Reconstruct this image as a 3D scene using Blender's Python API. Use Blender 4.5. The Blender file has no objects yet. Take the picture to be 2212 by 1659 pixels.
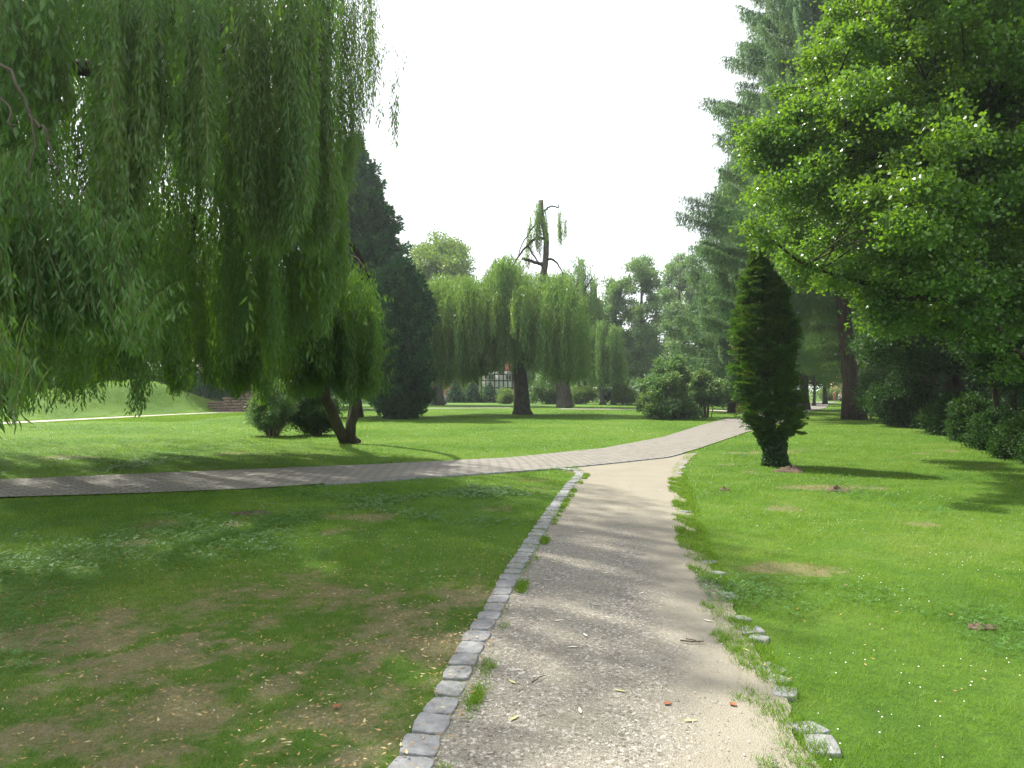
import bpy, math, random
import numpy as np
rng = np.random.default_rng(11)
random.seed(5)
K = 1024/2212.; F = 740.; HY = 390.; CH = 1.6
sc = bpy.context.scene
COL = sc.collection

# ------------------------------------------------------------------ mapping
def P(px, py, d):
    """photo position (2212 px wide) at distance d -> world"""
    return np.array([(px*K-512)/F*d, d, CH+(HY-py*K)/F*d])
def G(px, py):
    d = F*CH/(py*K-HY)
    return ((px*K-512)/F*d, d)
def GP(pts): return np.array([G(a, b) for a, b in pts])

# ------------------------------------------------------------------ noise
_tab = np.random.default_rng(3).random((256, 256))
def vnoise(x, y, s=1., seed=0):
    x = np.asarray(x)/s+seed*17.3; y = np.asarray(y)/s+seed*9.1
    xi = np.floor(x).astype(int); yi = np.floor(y).astype(int)
    fx = x-xi; fy = y-yi; fx = fx*fx*(3-2*fx); fy = fy*fy*(3-2*fy)
    a = _tab[xi % 256, yi % 256]; b = _tab[(xi+1) % 256, yi % 256]
    c = _tab[xi % 256, (yi+1) % 256]; d = _tab[(xi+1) % 256, (yi+1) % 256]
    return (a*(1-fx)+b*fx)*(1-fy)+(c*(1-fx)+d*fx)*fy
def fbm(x, y, s=1., seed=0, o=3):
    t = 0; a = .5; n = 0
    for k in range(o):
        t = t+a*vnoise(x, y, s/2**k, seed+k); n += a; a *= .5
    return t/n
def smooth(a, b, x):
    t = np.clip((np.asarray(x)-a)/(b-a), 0, 1); return t*t*(3-2*t)
def inside(poly, x, y):
    poly = np.asarray(poly); r = np.zeros(np.shape(x), bool); n = len(poly)
    for i in range(n):
        x1, y1 = poly[i]; x2, y2 = poly[(i+1) % n]
        c = ((y1 > y) != (y2 > y))
        with np.errstate(divide='ignore', invalid='ignore'):
            xx = (x2-x1)*(y-y1)/((y2-y1) if y2 != y1 else 1e-9)+x1
        r ^= c & (x < xx)
    return r
def segdist(poly, x, y):
    d = np.full(np.shape(x), 1e9)
    for (x1, y1), (x2, y2) in zip(poly[:-1], poly[1:]):
        L = (x2-x1)**2+(y2-y1)**2+1e-12
        t = np.clip(((x-x1)*(x2-x1)+(y-y1)*(y2-y1))/L, 0, 1)
        d = np.minimum(d, np.hypot(x-x1-t*(x2-x1), y-y1-t*(y2-y1)))
    return d

# ------------------------------------------------------------------ ground layout
far_path = np.array([(-26.0, 27.), (-24.6, 35.), (-23.2, 42.), (-21.6, 49.), (-19.6, 56.), (-15, 61.), (-8, 64.5), (0., 66.)])
def edge_x(y):
    return np.interp(y, [0, 8, 17, 24, 35, 60, 120], [9.5, 10.5, 12.6, 15.2, 19.5, 30, 62])
def H(x, y):
    x = np.asarray(x, float); y = np.asarray(y, float)
    m = 1.95*np.exp(-((x+26.2)**2/(2*3.1**2)+(y-52.5)**2/(2*5.0**2)))
    m += 1.15*np.exp(-((x+29.5)**2/(2*4.2**2)+(y-44.)**2/(2*5.0**2)))
    m *= smooth(1.0, 4.2, segdist(far_path, x, y))*(x < -17)
    m *= 1+.30*(fbm(x, y, 3.2, 51, 4)-.5)
    b = -1.7*smooth(0, 7, x-edge_x(y))*smooth(2, 12, y)*(1-smooth(48, 75, y))
    return m+b
bp_bot = [(-500, 1100), (-200, 1088), (0, 1075), (300, 1066), (550, 1056), (750, 1042), (900, 1031), (1100, 1019), (1225, 1011), (1330, 1001),
          (1440, 989), (1500, 972), (1560, 952), (1612, 934)]
bp_top = [(-500, 1056), (-200, 1045), (0, 1037), (400, 1020), (800, 1004), (1100, 989), (1300, 969), (1430, 945), (1520, 917), (1575, 903)]
BB = GP(bp_bot); BT = GP(bp_top)
BB = np.vstack([BB, [(13.6, 37.0), (17.2, 45.5), (21.0, 53.0), (28, 66), (36, 84), (43.5, 99)]])
BT = np.vstack([BT, [(12.6, 42.0), (15.4, 47.4), (18.6, 54.4), (25.5, 68.5), (34.0, 86), (41.5, 101)]])
def resample(p, n):
    p = np.asarray(p); s = np.r_[0, np.cumsum(np.hypot(*np.diff(p, axis=0).T))]
    t = np.linspace(0, s[-1], n); return np.c_[np.interp(t, s, p[:, 0]), np.interp(t, s, p[:, 1])]
BBr = resample(BB, 400); BTr = resample(BT, 400)
brick_poly = np.vstack([BBr[::4], BTr[::-4]])
gl_px = [(925, 1720), (948, 1659), (985, 1580), (1008, 1530), (1030, 1480), (1050, 1430), (1075, 1370), (1098, 1320), (1122, 1268), (1148, 1215), (1172, 1168), (1192, 1130),
         (1213, 1095), (1235, 1062), (1256, 1038), (1266, 1027), (1262, 1018), (1245, 1011)]
gr_px = [(1690, 1720), (1662, 1659), (1628, 1560), (1592, 1470), (1562, 1400), (1530, 1320), (1500, 1250), (1478, 1190), (1465, 1130), (1457, 1080), (1450, 1040),
         (1452, 1012), (1468, 994), (1490, 977)]
GL = np.vstack([[(-.45, 1.5), (-.38, 2.2)], GP(gl_px)]); GR = np.vstack([[(.72, 1.5), (.74, 2.2)], GP(gr_px)])
GLr = resample(GL, 620); GRr = resample(GR, 620)
grav_poly = np.vstack([GLr[::4], GRr[::-4]])
def bare_amt(x, y):
    n = fbm(x, y, 1.1, 5, 4)
    r = np.hypot((x+1.75)/2.3, (y-4.4)/2.35)
    n2 = .5*fbm(x, y, .5, 15, 4)+.5*fbm(x, y, .13, 18, 2); a = smooth(1.55, .5, r+(n-.5)*1.5)*(.26+.50*smooth(.38, .66, n2))
    e = smooth(.34, .0, segdist(GRr[::6], x, y)+(n-.5)*.7)*.28*(y < 15)
    e2 = smooth(.35, .0, segdist(GLr[::6], x, y)+(n-.5)*.4)*.45*(x < 0)*(y < 9)
    p = smooth(.64, .78, fbm(x, y, 1.1, 9, 4))*.6*(y < 20)
    return np.clip(np.maximum(np.maximum(a, e), np.maximum(p, e2)), 0, 1)
def clover_amt(x, y):
    n = fbm(x, y, 1.5, 21, 3)
    a = smooth(.35, .75, n+.55*np.exp(-((x+4.2)**2/4.5+(y-6.2)**2/5))+.38*np.exp(-((x-4.2)**2/2.5+(y-3.8)**2/2.))+.22*np.exp(-((x+1.)**2/6+(y-11)**2/6))-.28)
    return a*smooth(22, 14, y)

# ------------------------------------------------------------------ object helpers
def tag(o, label=None, cat=None, group=None, kind=None):
    if label: o['label'] = label
    if cat: o['category'] = cat
    if group: o['group'] = group
    if kind: o['kind'] = kind
    return o
def thing(name, label, cat, loc=(0, 0, 0), group=None):
    o = bpy.data.objects.new(name, None); COL.objects.link(o); o.empty_display_size = .2
    o.location = loc; return tag(o, label, cat, group)
def mesh(name, V, Fc, mat, parent=None, loc=None, attrs=None, smooth_=False, uv=None, sizes=None):
    """V (n,3) world coordinates; Fc (m,k) faces, or a flat list of loops with sizes"""
    V = np.asarray(V, np.float32).reshape(-1, 3)
    base = np.array(parent['_base'] if parent is not None else (loc if loc is not None else (0, 0, 0)), np.float32)
    me = bpy.data.meshes.new(name)
    if sizes is None:
        Fc = np.asarray(Fc, np.int32); k = Fc.shape[1]; n = len(Fc)
        loops = Fc.ravel(); st = np.arange(n, dtype=np.int32)*k
    else:
        loops = np.asarray(Fc, np.int32).ravel(); sizes = np.asarray(sizes, np.int32); n = len(sizes)
        st = np.r_[0, np.cumsum(sizes)[:-1]].astype(np.int32)
    me.vertices.add(len(V)); me.vertices.foreach_set('co', (V-base).ravel())
    me.loops.add(len(loops)); me.loops.foreach_set('vertex_index', loops)
    me.polygons.add(n); me.polygons.foreach_set('loop_start', st)
    if smooth_: me.polygons.foreach_set('use_smooth', np.ones(n, bool))
    me.update(calc_edges=True)
    for an, av in (attrs or {}).items():
        dom = 'POINT' if len(av) == len(V) else 'FACE'
        a = me.attributes.new(an, 'FLOAT', dom); a.data.foreach_set('value', np.asarray(av, np.float32))
    if uv is not None:
        l = me.uv_layers.new(name='UVMap'); l.data.foreach_set('uv', np.asarray(uv, np.float32)[loops].ravel())
    me.materials.append(mat)
    o = bpy.data.objects.new(name, me); COL.objects.link(o)
    if parent is not None: o.parent = parent
    else: o.location = [float(c) for c in base]
    o['_base'] = [float(c) for c in base]
    return o
_thing = thing
def thing(name, label, cat, loc=(0, 0, 0), group=None):
    loc = tuple(float(c) for c in loc)
    o = _thing(name, label, cat, loc, group); o['_base'] = list(loc); return o

class MB:
    """collects faces into ONE mesh"""
    def __init__(s): s.v = []; s.f = []; s.sz = []; s.n = 0
    def add(s, V, Fs):
        V = np.asarray(V, float).reshape(-1, 3); s.v.append(V)
        for f in Fs: s.f.extend([i+s.n for i in f]); s.sz.append(len(f))
        s.n += len(V)
    def box(s, x0, x1, y0, y1, z0, z1, M=None):
        V = np.array([(x, y, z) for z in (z0, z1) for y in (y0, y1) for x in (x0, x1)], float)
        if M is not None: V = M(V)
        s.add(V, [(0, 2, 3, 1), (4, 5, 7, 6), (0, 1, 5, 4), (2, 6, 7, 3), (0, 4, 6, 2), (1, 3, 7, 5)])
    def tube(s, pts, rad, k=8, rough=0., flare=0., cap=True):
        pts = np.asarray(pts, float); n = len(pts); rad = np.broadcast_to(np.asarray(rad, float), (n,))
        T = np.gradient(pts, axis=0); T /= np.linalg.norm(T, axis=1)[:, None]+1e-9
        ref = np.array([0, 0, 1.]) if abs(T[:, 2]).mean() < .8 else np.array([1., 0, 0])
        A = np.cross(T, ref); A /= np.linalg.norm(A, axis=1)[:, None]+1e-9; B = np.cross(T, A)
        an = np.arange(k)*2*math.pi/k; ph = random.random()*9
        V = []
        for i in range(n):
            r = rad[i]*(1+rough*(np.sin(an*3+ph+i*.35)*.5+np.sin(an*5+ph*2-i*.5)*.3+(rng.random(k)-.5)*.4))
            V.append(pts[i]+A[i]*(np.cos(an)*r)[:, None]+B[i]*(np.sin(an)*r)[:, None])
        V = np.vstack(V); Fs = []
        for i in range(n-1):
            for j in range(k):
                a = i*k+j; b = i*k+(j+1) % k; Fs.append((a, b, b+k, a+k))
        if cap: Fs.append(tuple(range((n-1)*k, n*k))); Fs.append(tuple(range(k-1, -1, -1)))
        s.add(V, Fs)
    def build(s, name, mat, parent=None, loc=None, smooth_=False):
        if not s.n: return None
        return mesh(name, np.vstack(s.v), s.f, mat, parent, loc, smooth_=smooth_, sizes=s.sz)

def curve_pts(pts, n=12, jit=0.):
    """Catmull-Rom through control points"""
    p = np.asarray(pts, float); p = np.vstack([2*p[0]-p[1], p, 2*p[-1]-p[-2]]); out = []
    m = len(p)-3
    for i in range(m):
        for t in np.linspace(0, 1, max(2, n//m), endpoint=(i == m-1)):
            a, b, c, d = p[i:i+4]
            out.append(.5*((2*b)+(-a+c)*t+(2*a-5*b+4*c-d)*t*t+(-a+3*b-3*c+d)*t**3))
    out = np.array(out)
    if jit: out[1:-1] += (rng.random(out[1:-1].shape)-.5)*jit
    return out

# ------------------------------------------------------------------ materials
def new_mat(name):
    m = bpy.data.materials.new(name); m.use_nodes = True; nt = m.node_tree
    for n in list(nt.nodes): nt.nodes.remove(n)
    return m, nt
def N(nt, t, **kw):
    n = nt.nodes.new(t)
    for k, v in kw.items():
        if k.startswith('i_'): n.inputs[k[2:].replace('_', ' ')].default_value = v
        else: setattr(n, k, v)
    return n
def mixc(nt, fac, a, b, mode='MIX'):
    n = nt.nodes.new('ShaderNodeMix'); n.data_type = 'RGBA'; n.blend_type = mode; n.clamp_factor = True
    for s, v in ((0, fac), (6, a), (7, b)):
        if hasattr(v, 'links') or hasattr(v, 'is_output'): nt.links.new(v, n.inputs[s])
        else: n.inputs[s].default_value = v if s == 0 else (*v, 1)
    return n.outputs[2]
def ramp(nt, v, stops):
    n = nt.nodes.new('ShaderNodeValToRGB'); e = n.color_ramp.elements
    while len(e) < len(stops): e.new(.5)
    for el, (p, c) in zip(e, stops):
        el.position = p; el.color = (*c, 1) if not isinstance(c, (int, float)) else (c, c, c, 1)
    nt.links.new(v, n.inputs[0]); return n.outputs[0]
def pos(nt): return N(nt, 'ShaderNodeNewGeometry').outputs['Position']
def noise(nt, sc_, det=3, vec=None, rough=.5):
    n = N(nt, 'ShaderNodeTexNoise'); n.inputs['Scale'].default_value = sc_; n.inputs['Detail'].default_value = det
    n.inputs['Roughness'].default_value = rough
    nt.links.new(vec if vec is not None else pos(nt), n.inputs['Vector']); return n.outputs['Fac']
def leaf_mat(name, c1, c2, trans=.4, rough=.5, spec=.4, tint=(1.25, 1.25, .5), c3=None):
    m, nt = new_mat(name); L = nt.links
    at = N(nt, 'ShaderNodeAttribute', attribute_name='rnd').outputs['Fac']
    col = ramp(nt, at, [(0, c1), (.75, c2), (1, c3 or c2)])
    big = noise(nt, .55, 2)
    col = mixc(nt, ramp(nt, big, [(.35, 0.), (.65, .55)]), col, tuple(min(1, a*b) for a, b in zip(c2, (1.15, .95, .7))))
    p = N(nt, 'ShaderNodeBsdfPrincipled'); p.inputs['Roughness'].default_value = rough
    p.inputs['Specular IOR Level'].default_value = spec
    L.new(col, p.inputs['Base Color'])
    t = N(nt, 'ShaderNodeBsdfTranslucent')
    L.new(mixc(nt, 1., col, tint, 'MULTIPLY'), t.inputs['Color'])
    mx = N(nt, 'ShaderNodeMixShader'); mx.inputs[0].default_value = trans
    L.new(p.outputs[0], mx.inputs[1]); L.new(t.outputs[0], mx.inputs[2])
    o = N(nt, 'ShaderNodeOutputMaterial'); L.new(mx.outputs[0], o.inputs[0]); return m
def solid(name, c, rough=.7, var=.25, sc_=3., bump=0., bs=30., metal=0., c2=None, spec=.3):
    m, nt = new_mat(name); L = nt.links
    c2 = c2 or tuple(a*(1-var) for a in c)
    col = mixc(nt, ramp(nt, noise(nt, sc_, 5, rough=.65), [(.3, 0.), (.7, 1.)]), c, c2)
    p = N(nt, 'ShaderNodeBsdfPrincipled'); p.inputs['Roughness'].default_value = rough; p.inputs['Metallic'].default_value = metal
    p.inputs['Specular IOR Level'].default_value = spec
    L.new(col, p.inputs['Base Color'])
    if bump:
        b = N(nt, 'ShaderNodeBump'); b.inputs['Strength'].default_value = .8; b.inputs['Distance'].default_value = bump
        L.new(noise(nt, bs, 4), b.inputs['Height']); L.new(b.outputs[0], p.inputs['Normal'])
    o = N(nt, 'ShaderNodeOutputMaterial'); L.new(p.outputs[0], o.inputs[0]); return m
def bark(name, c, c2, sc_=9.):
    m, nt = new_mat(name); L = nt.links
    mp = N(nt, 'ShaderNodeMapping'); mp.inputs['Scale'].default_value = (1, 1, .18); L.new(pos(nt), mp.inputs['Vector'])
    h = noise(nt, sc_, 6, mp.outputs[0], .7)
    col = mixc(nt, ramp(nt, h, [(.38, 0.), (.62, 1.)]), c, c2)
    col = mixc(nt, ramp(nt, noise(nt, 1.3, 3), [(.5, 0.), (.75, .35)]), col, (.07, .10, .03))
    p = N(nt, 'ShaderNodeBsdfPrincipled'); p.inputs['Roughness'].default_value = .9; p.inputs['Specular IOR Level'].default_value = .15
    L.new(col, p.inputs['Base Color'])
    b = N(nt, 'ShaderNodeBump'); b.inputs['Distance'].default_value = .05; L.new(h, b.inputs['Height']); L.new(b.outputs[0], p.inputs['Normal'])
    o = N(nt, 'ShaderNodeOutputMaterial'); L.new(p.outputs[0], o.inputs[0]); return m

M = {}
M['willow'] = leaf_mat('willow_leaf', (.056, .145, .032), (.100, .215, .042), .52, .42, .55, (1.4, 1.35, .35), (.11, .21, .085))
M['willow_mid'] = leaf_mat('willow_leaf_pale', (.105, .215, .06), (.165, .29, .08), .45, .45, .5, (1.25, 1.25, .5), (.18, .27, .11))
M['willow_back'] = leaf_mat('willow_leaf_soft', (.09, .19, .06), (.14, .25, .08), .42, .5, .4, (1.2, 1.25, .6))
M['alder'] = leaf_mat('alder_leaf', (.060, .155, .028), (.115, .245, .042), .48, .3, .6, (1.45, 1.3, .35), (.12, .23, .05))
M['larch'] = leaf_mat('larch_needles', (.085, .18, .085), (.13, .24, .10), .45, .6, .3, (1.15, 1.2, .7))
M['cypress'] = leaf_mat('cypress_sprays', (.014, .066, .022), (.044, .140, .046), .28, .6, .25, (1.1, 1.2, .7))
M['thuja'] = leaf_mat('thuja_sprays', (.026, .080, .014), (.060, .155, .024), .34, .55, .3, (1.4, 1.3, .4), (.115, .085, .035))
M['ivy'] = leaf_mat('ivy_leaf', (.022, .065, .018), (.04, .10, .025), .25, .35, .5)
M['oakish'] = leaf_mat('broad_leaf', (.050, .120, .030), (.085, .175, .040), .40, .5, .4, (1.3, 1.25, .5))
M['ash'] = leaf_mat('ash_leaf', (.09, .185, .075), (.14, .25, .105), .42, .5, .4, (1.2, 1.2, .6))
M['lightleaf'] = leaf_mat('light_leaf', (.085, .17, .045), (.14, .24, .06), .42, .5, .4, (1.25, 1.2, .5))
M['dark'] = leaf_mat('dark_leaf', (.012, .042, .011), (.028, .078, .015), .36, .6, .2, (1.35, 1.35, .4))  # albedo lowered so the wood's shade is partly in the colour
M['under'] = leaf_mat('undergrowth_leaf', (.03, .085, .02), (.06, .14, .03), .38, .5, .4, (1.3, 1.3, .4))
M['hazel'] = leaf_mat('hazel_leaf', (.085, .175, .070), (.135, .24, .10), .38, .5, .3, (1.2, 1.2, .5), (.17, .22, .13))
M['bark'] = bark('willow_bark', (.060, .048, .036), (.022, .018, .014))
M['bark_grey'] = bark('grey_bark', (.13, .115, .095), (.045, .04, .033))
M['bark_larch'] = bark('larch_bark', (.085, .058, .045), (.03, .022, .018), 7.)
M['twigbrown'] = solid('brown_twig', (.085, .065, .045), .8, .4)
M['twig'] = solid('twig_bark', (.16, .13, .07), .8, .4)

# grass -------------------------------------------------------------
def grass_mat(name, ground):
    m, nt = new_mat(name); L = nt.links
    tone = N(nt, 'ShaderNodeAttribute', attribute_name='tone').outputs['Fac']
    br = N(nt, 'ShaderNodeAttribute', attribute_name='bare').outputs['Fac']
    if ground:
        g1, g2, g3 = (.055, .130, .010), (.095, .190, .018), (.14, .22, .035)
        s1, s2 = (.15, .145, .062), (.25, .215, .125)
    else:
        g1, g2, g3 = (.085, .180, .016), (.150, .265, .028), (.235, .31, .065)
        s1, s2 = (.16, .17, .055), (.31, .27, .14)
    col = ramp(nt, tone, [(0, g1), (.55, g2), (1, g3)])
    if ground:
        n1 = noise(nt, 60., 5, rough=.7); n2 = noise(nt, 9., 5, rough=.7)
        mod = N(nt, 'ShaderNodeMath', operation='MULTIPLY'); L.new(n1, mod.inputs[0]); L.new(n2, mod.inputs[1])
        col = mixc(nt, ramp(nt, mod.outputs[0], [(.12, .75), (.36, 0.)]), col, (.035, .075, .012))
        soil = mixc(nt, ramp(nt, n1, [(.4, 0.), (.6, 1.)]), s1, s2)
        ad = N(nt, 'ShaderNodeMath', operation='ADD'); L.new(br, ad.inputs[0])
        sb = N(nt, 'ShaderNodeMath', operation='MULTIPLY_ADD'); L.new(n2, sb.inputs[0]); sb.inputs[1].default_value = 1.2; sb.inputs[2].default_value = -.6
        L.new(sb.outputs[0], ad.inputs[1])
        col = mixc(nt, ramp(nt, ad.outputs[0], [(.32, 0.), (.7, 1.)]), col, soil)
    else:
        n2 = noise(nt, 9., 3)
        ad = N(nt, 'ShaderNodeMath', operation='MULTIPLY_ADD'); L.new(n2, ad.inputs[0]); ad.inputs[1].default_value = .8; L.new(br, ad.inputs[2])
        brown = mixc(nt, tone, s1, s2)
        col = mixc(nt, ramp(nt, ad.outputs[0], [(.55, 0.), (1., .85)]), col, brown)
    p = N(nt, 'ShaderNodeBsdfPrincipled'); p.inputs['Roughness'].default_value = .75 if ground else .5
    p.inputs['Specular IOR Level'].default_value = .12 if ground else .18
    L.new(col, p.inputs['Base Color'])
    o = N(nt, 'ShaderNodeOutputMaterial')
    if ground:
        b = N(nt, 'ShaderNodeBump'); b.inputs['Distance'].default_value = .03; L.new(n1, b.inputs['Height']); L.new(b.outputs[0], p.inputs['Normal'])
        L.new(p.outputs[0], o.inputs[0])
    else:
        t = N(nt, 'ShaderNodeBsdfTranslucent'); L.new(mixc(nt, 1., col, (1.2, 1.2, .5), 'MULTIPLY'), t.inputs['Color'])
        mx = N(nt, 'ShaderNodeMixShader'); mx.inputs[0].default_value = .42
        L.new(p.outputs[0], mx.inputs[1]); L.new(t.outputs[0], mx.inputs[2]); L.new(mx.outputs[0], o.inputs[0])
    return m
M['ground'] = grass_mat('lawn_ground', True); M['blade'] = grass_mat('grass_blade', False)
M['clover'] = leaf_mat('clover_leaf', (.040, .125, .022), (.075, .185, .035), .35, .5, .35, (1.2, 1.2, .5))
M['daisy'] = solid('daisy_petal', (.75, .75, .70), .6, .1)

# gravel ------------------------------------------------------------
def gravel_mat():
    m, nt = new_mat('gravel_path'); L = nt.links
    v = N(nt, 'ShaderNodeTexVoronoi'); v.inputs['Scale'].default_value = 130.; L.new(pos(nt), v.inputs['Vector'])
    v2 = N(nt, 'ShaderNodeTexVoronoi'); v2.inputs['Scale'].default_value = 60.; L.new(pos(nt), v2.inputs['Vector'])
    sep = N(nt, 'ShaderNodeSeparateColor'); L.new(v.outputs['Color'], sep.inputs[0])
    col = ramp(nt, sep.outputs[0], [(0, (.128, .118, .096)), (.5, (.184, .173, .143)), (.85, (.235, .220, .184)), (1, (.33, .312, .272))])
    sep2 = N(nt, 'ShaderNodeSeparateColor'); L.new(v2.outputs['Color'], sep2.inputs[0])
    col = mixc(nt, ramp(nt, sep2.outputs[1], [(.86, 0.), (.9, .75)]), col, (.42, .39, .36))
    col = mixc(nt, ramp(nt, sep2.outputs[2], [(.9, 0.), (.93, .8)]), col, (.09, .075, .06))
    # worn sandy parts: fine, pale, stone-free
    sand = mixc(nt, noise(nt, 140., 3), (.262, .242, .190), (.205, .186, .144))
    at = N(nt, 'ShaderNodeAttribute', attribute_name='sand').outputs['Fac']
    ad = N(nt, 'ShaderNodeMath', operation='MULTIPLY_ADD'); L.new(noise(nt, 3.2, 6, rough=.65), ad.inputs[0]); ad.inputs[1].default_value = 1.1; L.new(at, ad.inputs[2])
    fac = ramp(nt, ad.outputs[0], [(.55, 0.), (1.05, .92)])
    col = mixc(nt, fac, col, sand)
    col = mixc(nt, ramp(nt, noise(nt, 1.4, 4), [(.4, 0.), (.7, .35)]), col, (.17, .155, .122))
    p = N(nt, 'ShaderNodeBsdfPrincipled'); p.inputs['Roughness'].default_value = .9; p.inputs['Specular IOR Level'].default_value = .15
    L.new(col, p.inputs['Base Color'])
    b = N(nt, 'ShaderNodeBump'); b.inputs['Distance'].default_value = .006; b.inputs['Strength'].default_value = .8
    inv = N(nt, 'ShaderNodeMath', operation='MULTIPLY_ADD'); L.new(v.outputs['Distance'], inv.inputs[0]); inv.inputs[1].default_value = -1.; L.new(noise(nt, 12., 4), inv.inputs[2])
    L.new(inv.outputs[0], b.inputs['Height']); L.new(b.outputs[0], p.inputs['Normal'])
    o = N(nt, 'ShaderNodeOutputMaterial'); L.new(p.outputs[0], o.inputs[0]); return m
def brickpath_mat():
    m, nt = new_mat('paved_path'); L = nt.links
    uv = N(nt, 'ShaderNodeUVMap', uv_map='UVMap').outputs[0]
    b = N(nt, 'ShaderNodeTexBrick'); L.new(uv, b.inputs['Vector'])
    b.inputs['Scale'].default_value = 1.; b.inputs['Brick Width'].default_value = .24; b.inputs['Row Height'].default_value = .165
    b.inputs['Mortar Size'].default_value = .016; b.inputs['Mortar Smooth'].default_value = .3
    b.inputs['Color1'].default_value = (.215, .205, .180, 1); b.inputs['Color2'].default_value = (.165, .155, .136, 1); b.inputs['Mortar'].default_value = (.06, .06, .045, 1)
    col = mixc(nt, ramp(nt, noise(nt, 2.2, 6, rough=.7), [(.35, 0.), (.7, .55)]), b.outputs['Color'], (.24, .226, .196))
    col = mixc(nt, ramp(nt, noise(nt, 45., 4), [(.35, .35), (.6, 0.)]), col, (.13, .105, .085))
    p = N(nt, 'ShaderNodeBsdfPrincipled'); p.inputs['Roughness'].default_value = .85; p.inputs['Specular IOR Level'].default_value = .2
    L.new(col, p.inputs['Base Color'])
    bu = N(nt, 'ShaderNodeBump'); bu.inputs['Distance'].default_value = .01; bu.invert = True
    L.new(b.outputs['Fac'], bu.inputs['Height']); L.new(bu.outputs[0], p.inputs['Normal'])
    o = N(nt, 'ShaderNodeOutputMaterial'); L.new(p.outputs[0], o.inputs[0]); return m
M['gravel'] = gravel_mat(); M['brickpath'] = brickpath_mat()
M['farpath'] = solid('pale_path', (.34, .31, .27), .9, .2, 2.)
M['granite'] = solid('granite_sett', (.25, .255, .255), .85, .35, 18., .008, 60., c2=(.14, .14, .14))
M['soil'] = solid('fresh_soil', (.12, .085, .058), .95, .45, 20., .02, 40.)

# ------------------------------------------------------------------ world, sun, camera
SUN = np.array([-.74, .67]); SUN /= np.linalg.norm(SUN); EL = math.radians(54)
w = bpy.data.worlds.new('World'); sc.world = w; w.use_nodes = True; nt = w.node_tree
for n in list(nt.nodes): nt.nodes.remove(n)
sky = N(nt, 'ShaderNodeTexSky', sky_type='NISHITA', sun_disc=False)
sky.sun_elevation = EL; sky.sun_rotation = math.atan2(SUN[0], SUN[1]); sky.dust_density = 6.; sky.air_density = 1.2
bg = N(nt, 'ShaderNodeBackground'); bg.inputs['Strength'].default_value = .13
# thin bright cloud veil over the blue
tc = N(nt, 'ShaderNodeTexCoord').outputs['Generated']
cl = ramp(nt, noise(nt, 1.6, 6, tc, .6), [(.30, .72), (.62, .98)])
nt.links.new(mixc(nt, cl, sky.outputs[0], (5.7, 5.9, 6.3)), bg.inputs['Color'])
o = N(nt, 'ShaderNodeOutputWorld'); nt.links.new(bg.outputs[0], o.inputs[0])
sd = bpy.data.lights.new('sun', 'SUN'); sd.energy = 5.0; sd.angle = math.radians(.9); sd.color = (1, .955, .86)
so = bpy.data.objects.new('sun', sd); COL.objects.link(so)
from mathutils import Vector
sv = Vector((SUN[0]*math.cos(EL), SUN[1]*math.cos(EL), math.sin(EL)))
so.rotation_euler = sv.to_track_quat('Z', 'Y').to_euler(); so.location = sv*60
cd = bpy.data.cameras.new('camera'); cam = bpy.data.objects.new('camera', cd); COL.objects.link(cam); sc.camera = cam
cam.location = (0, 0, CH); cam.rotation_euler = (math.radians(90), 0, 0)
cd.sensor_width = 36; cd.lens = 36*F/1024; cd.shift_y = 6/1024; cd.clip_end = 3000; cd.clip_start = .05
vs = sc.view_settings; vs.view_transform = 'Standard'; vs.look = 'None'; vs.gamma = 1; vs.exposure = 1.15
cy = sc.cycles; cy.max_bounces = 6; cy.diffuse_bounces = 3; cy.glossy_bounces = 2; cy.transmission_bounces = 4; cy.transparent_max_bounces = 4
cy.use_adaptive_sampling = True; cy.adaptive_threshold = .006; cy.caustics_reflective = False; cy.caustics_refractive = False
cy.sample_clamp_indirect = 6.
try: cy.use_denoising = True; cy.denoising_prefilter = 'NONE'; cy.denoiser = 'OPENIMAGEDENOISE'
except Exception: pass

# ------------------------------------------------------------------ ground sheet
def axis(lo, hi, fine_lo, fine_hi, h, g=1.11):
    a = list(np.arange(fine_lo, fine_hi, h)); s = h
    while a[-1] < hi: s *= g; a.append(a[-1]+s)
    s = h; b = [fine_lo]
    while b[-1] > lo: s *= g; b.append(b[-1]-s)
    return np.array(sorted(set(b[1:]+a)))
gx = axis(-900, 900, -9, 9, .13, 1.045); gy = axis(-60, 1500, 1.5, 17, .13, 1.035)
X, Y = np.meshgrid(gx, gy); nx, ny = len(gx), len(gy)
Z = H(X, Y)+.012*(fbm(X, Y, .5, 2)-.5)*(np.hypot(X, Y) < 30)-.01
V = np.c_[X.ravel(), Y.ravel(), Z.ravel()]
ii = np.arange(nx*ny).reshape(ny, nx)
Fq = np.c_[ii[:-1, :-1].ravel(), ii[:-1, 1:].ravel(), ii[1:, 1:].ravel(), ii[1:, :-1].ravel()]
tone_f = lambda x, y: np.clip(.52+1.25*(fbm(x, y, 2.6, 31, 4)-.5)+.85*(fbm(x, y, .30, 36, 3)-.5)*np.clip(14/(np.abs(y)+1), .25, 1)+.35*(fbm(x, y, 14, 41, 2)-.5), 0, 1)
bare_v = bare_amt(V[:, 0], V[:, 1])
lawn = mesh('lawn', V, Fq, M['ground'], attrs={'tone': tone_f(V[:, 0], V[:, 1]), 'bare': bare_v}, smooth_=True)
tag(lawn, kind='structure')

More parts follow.
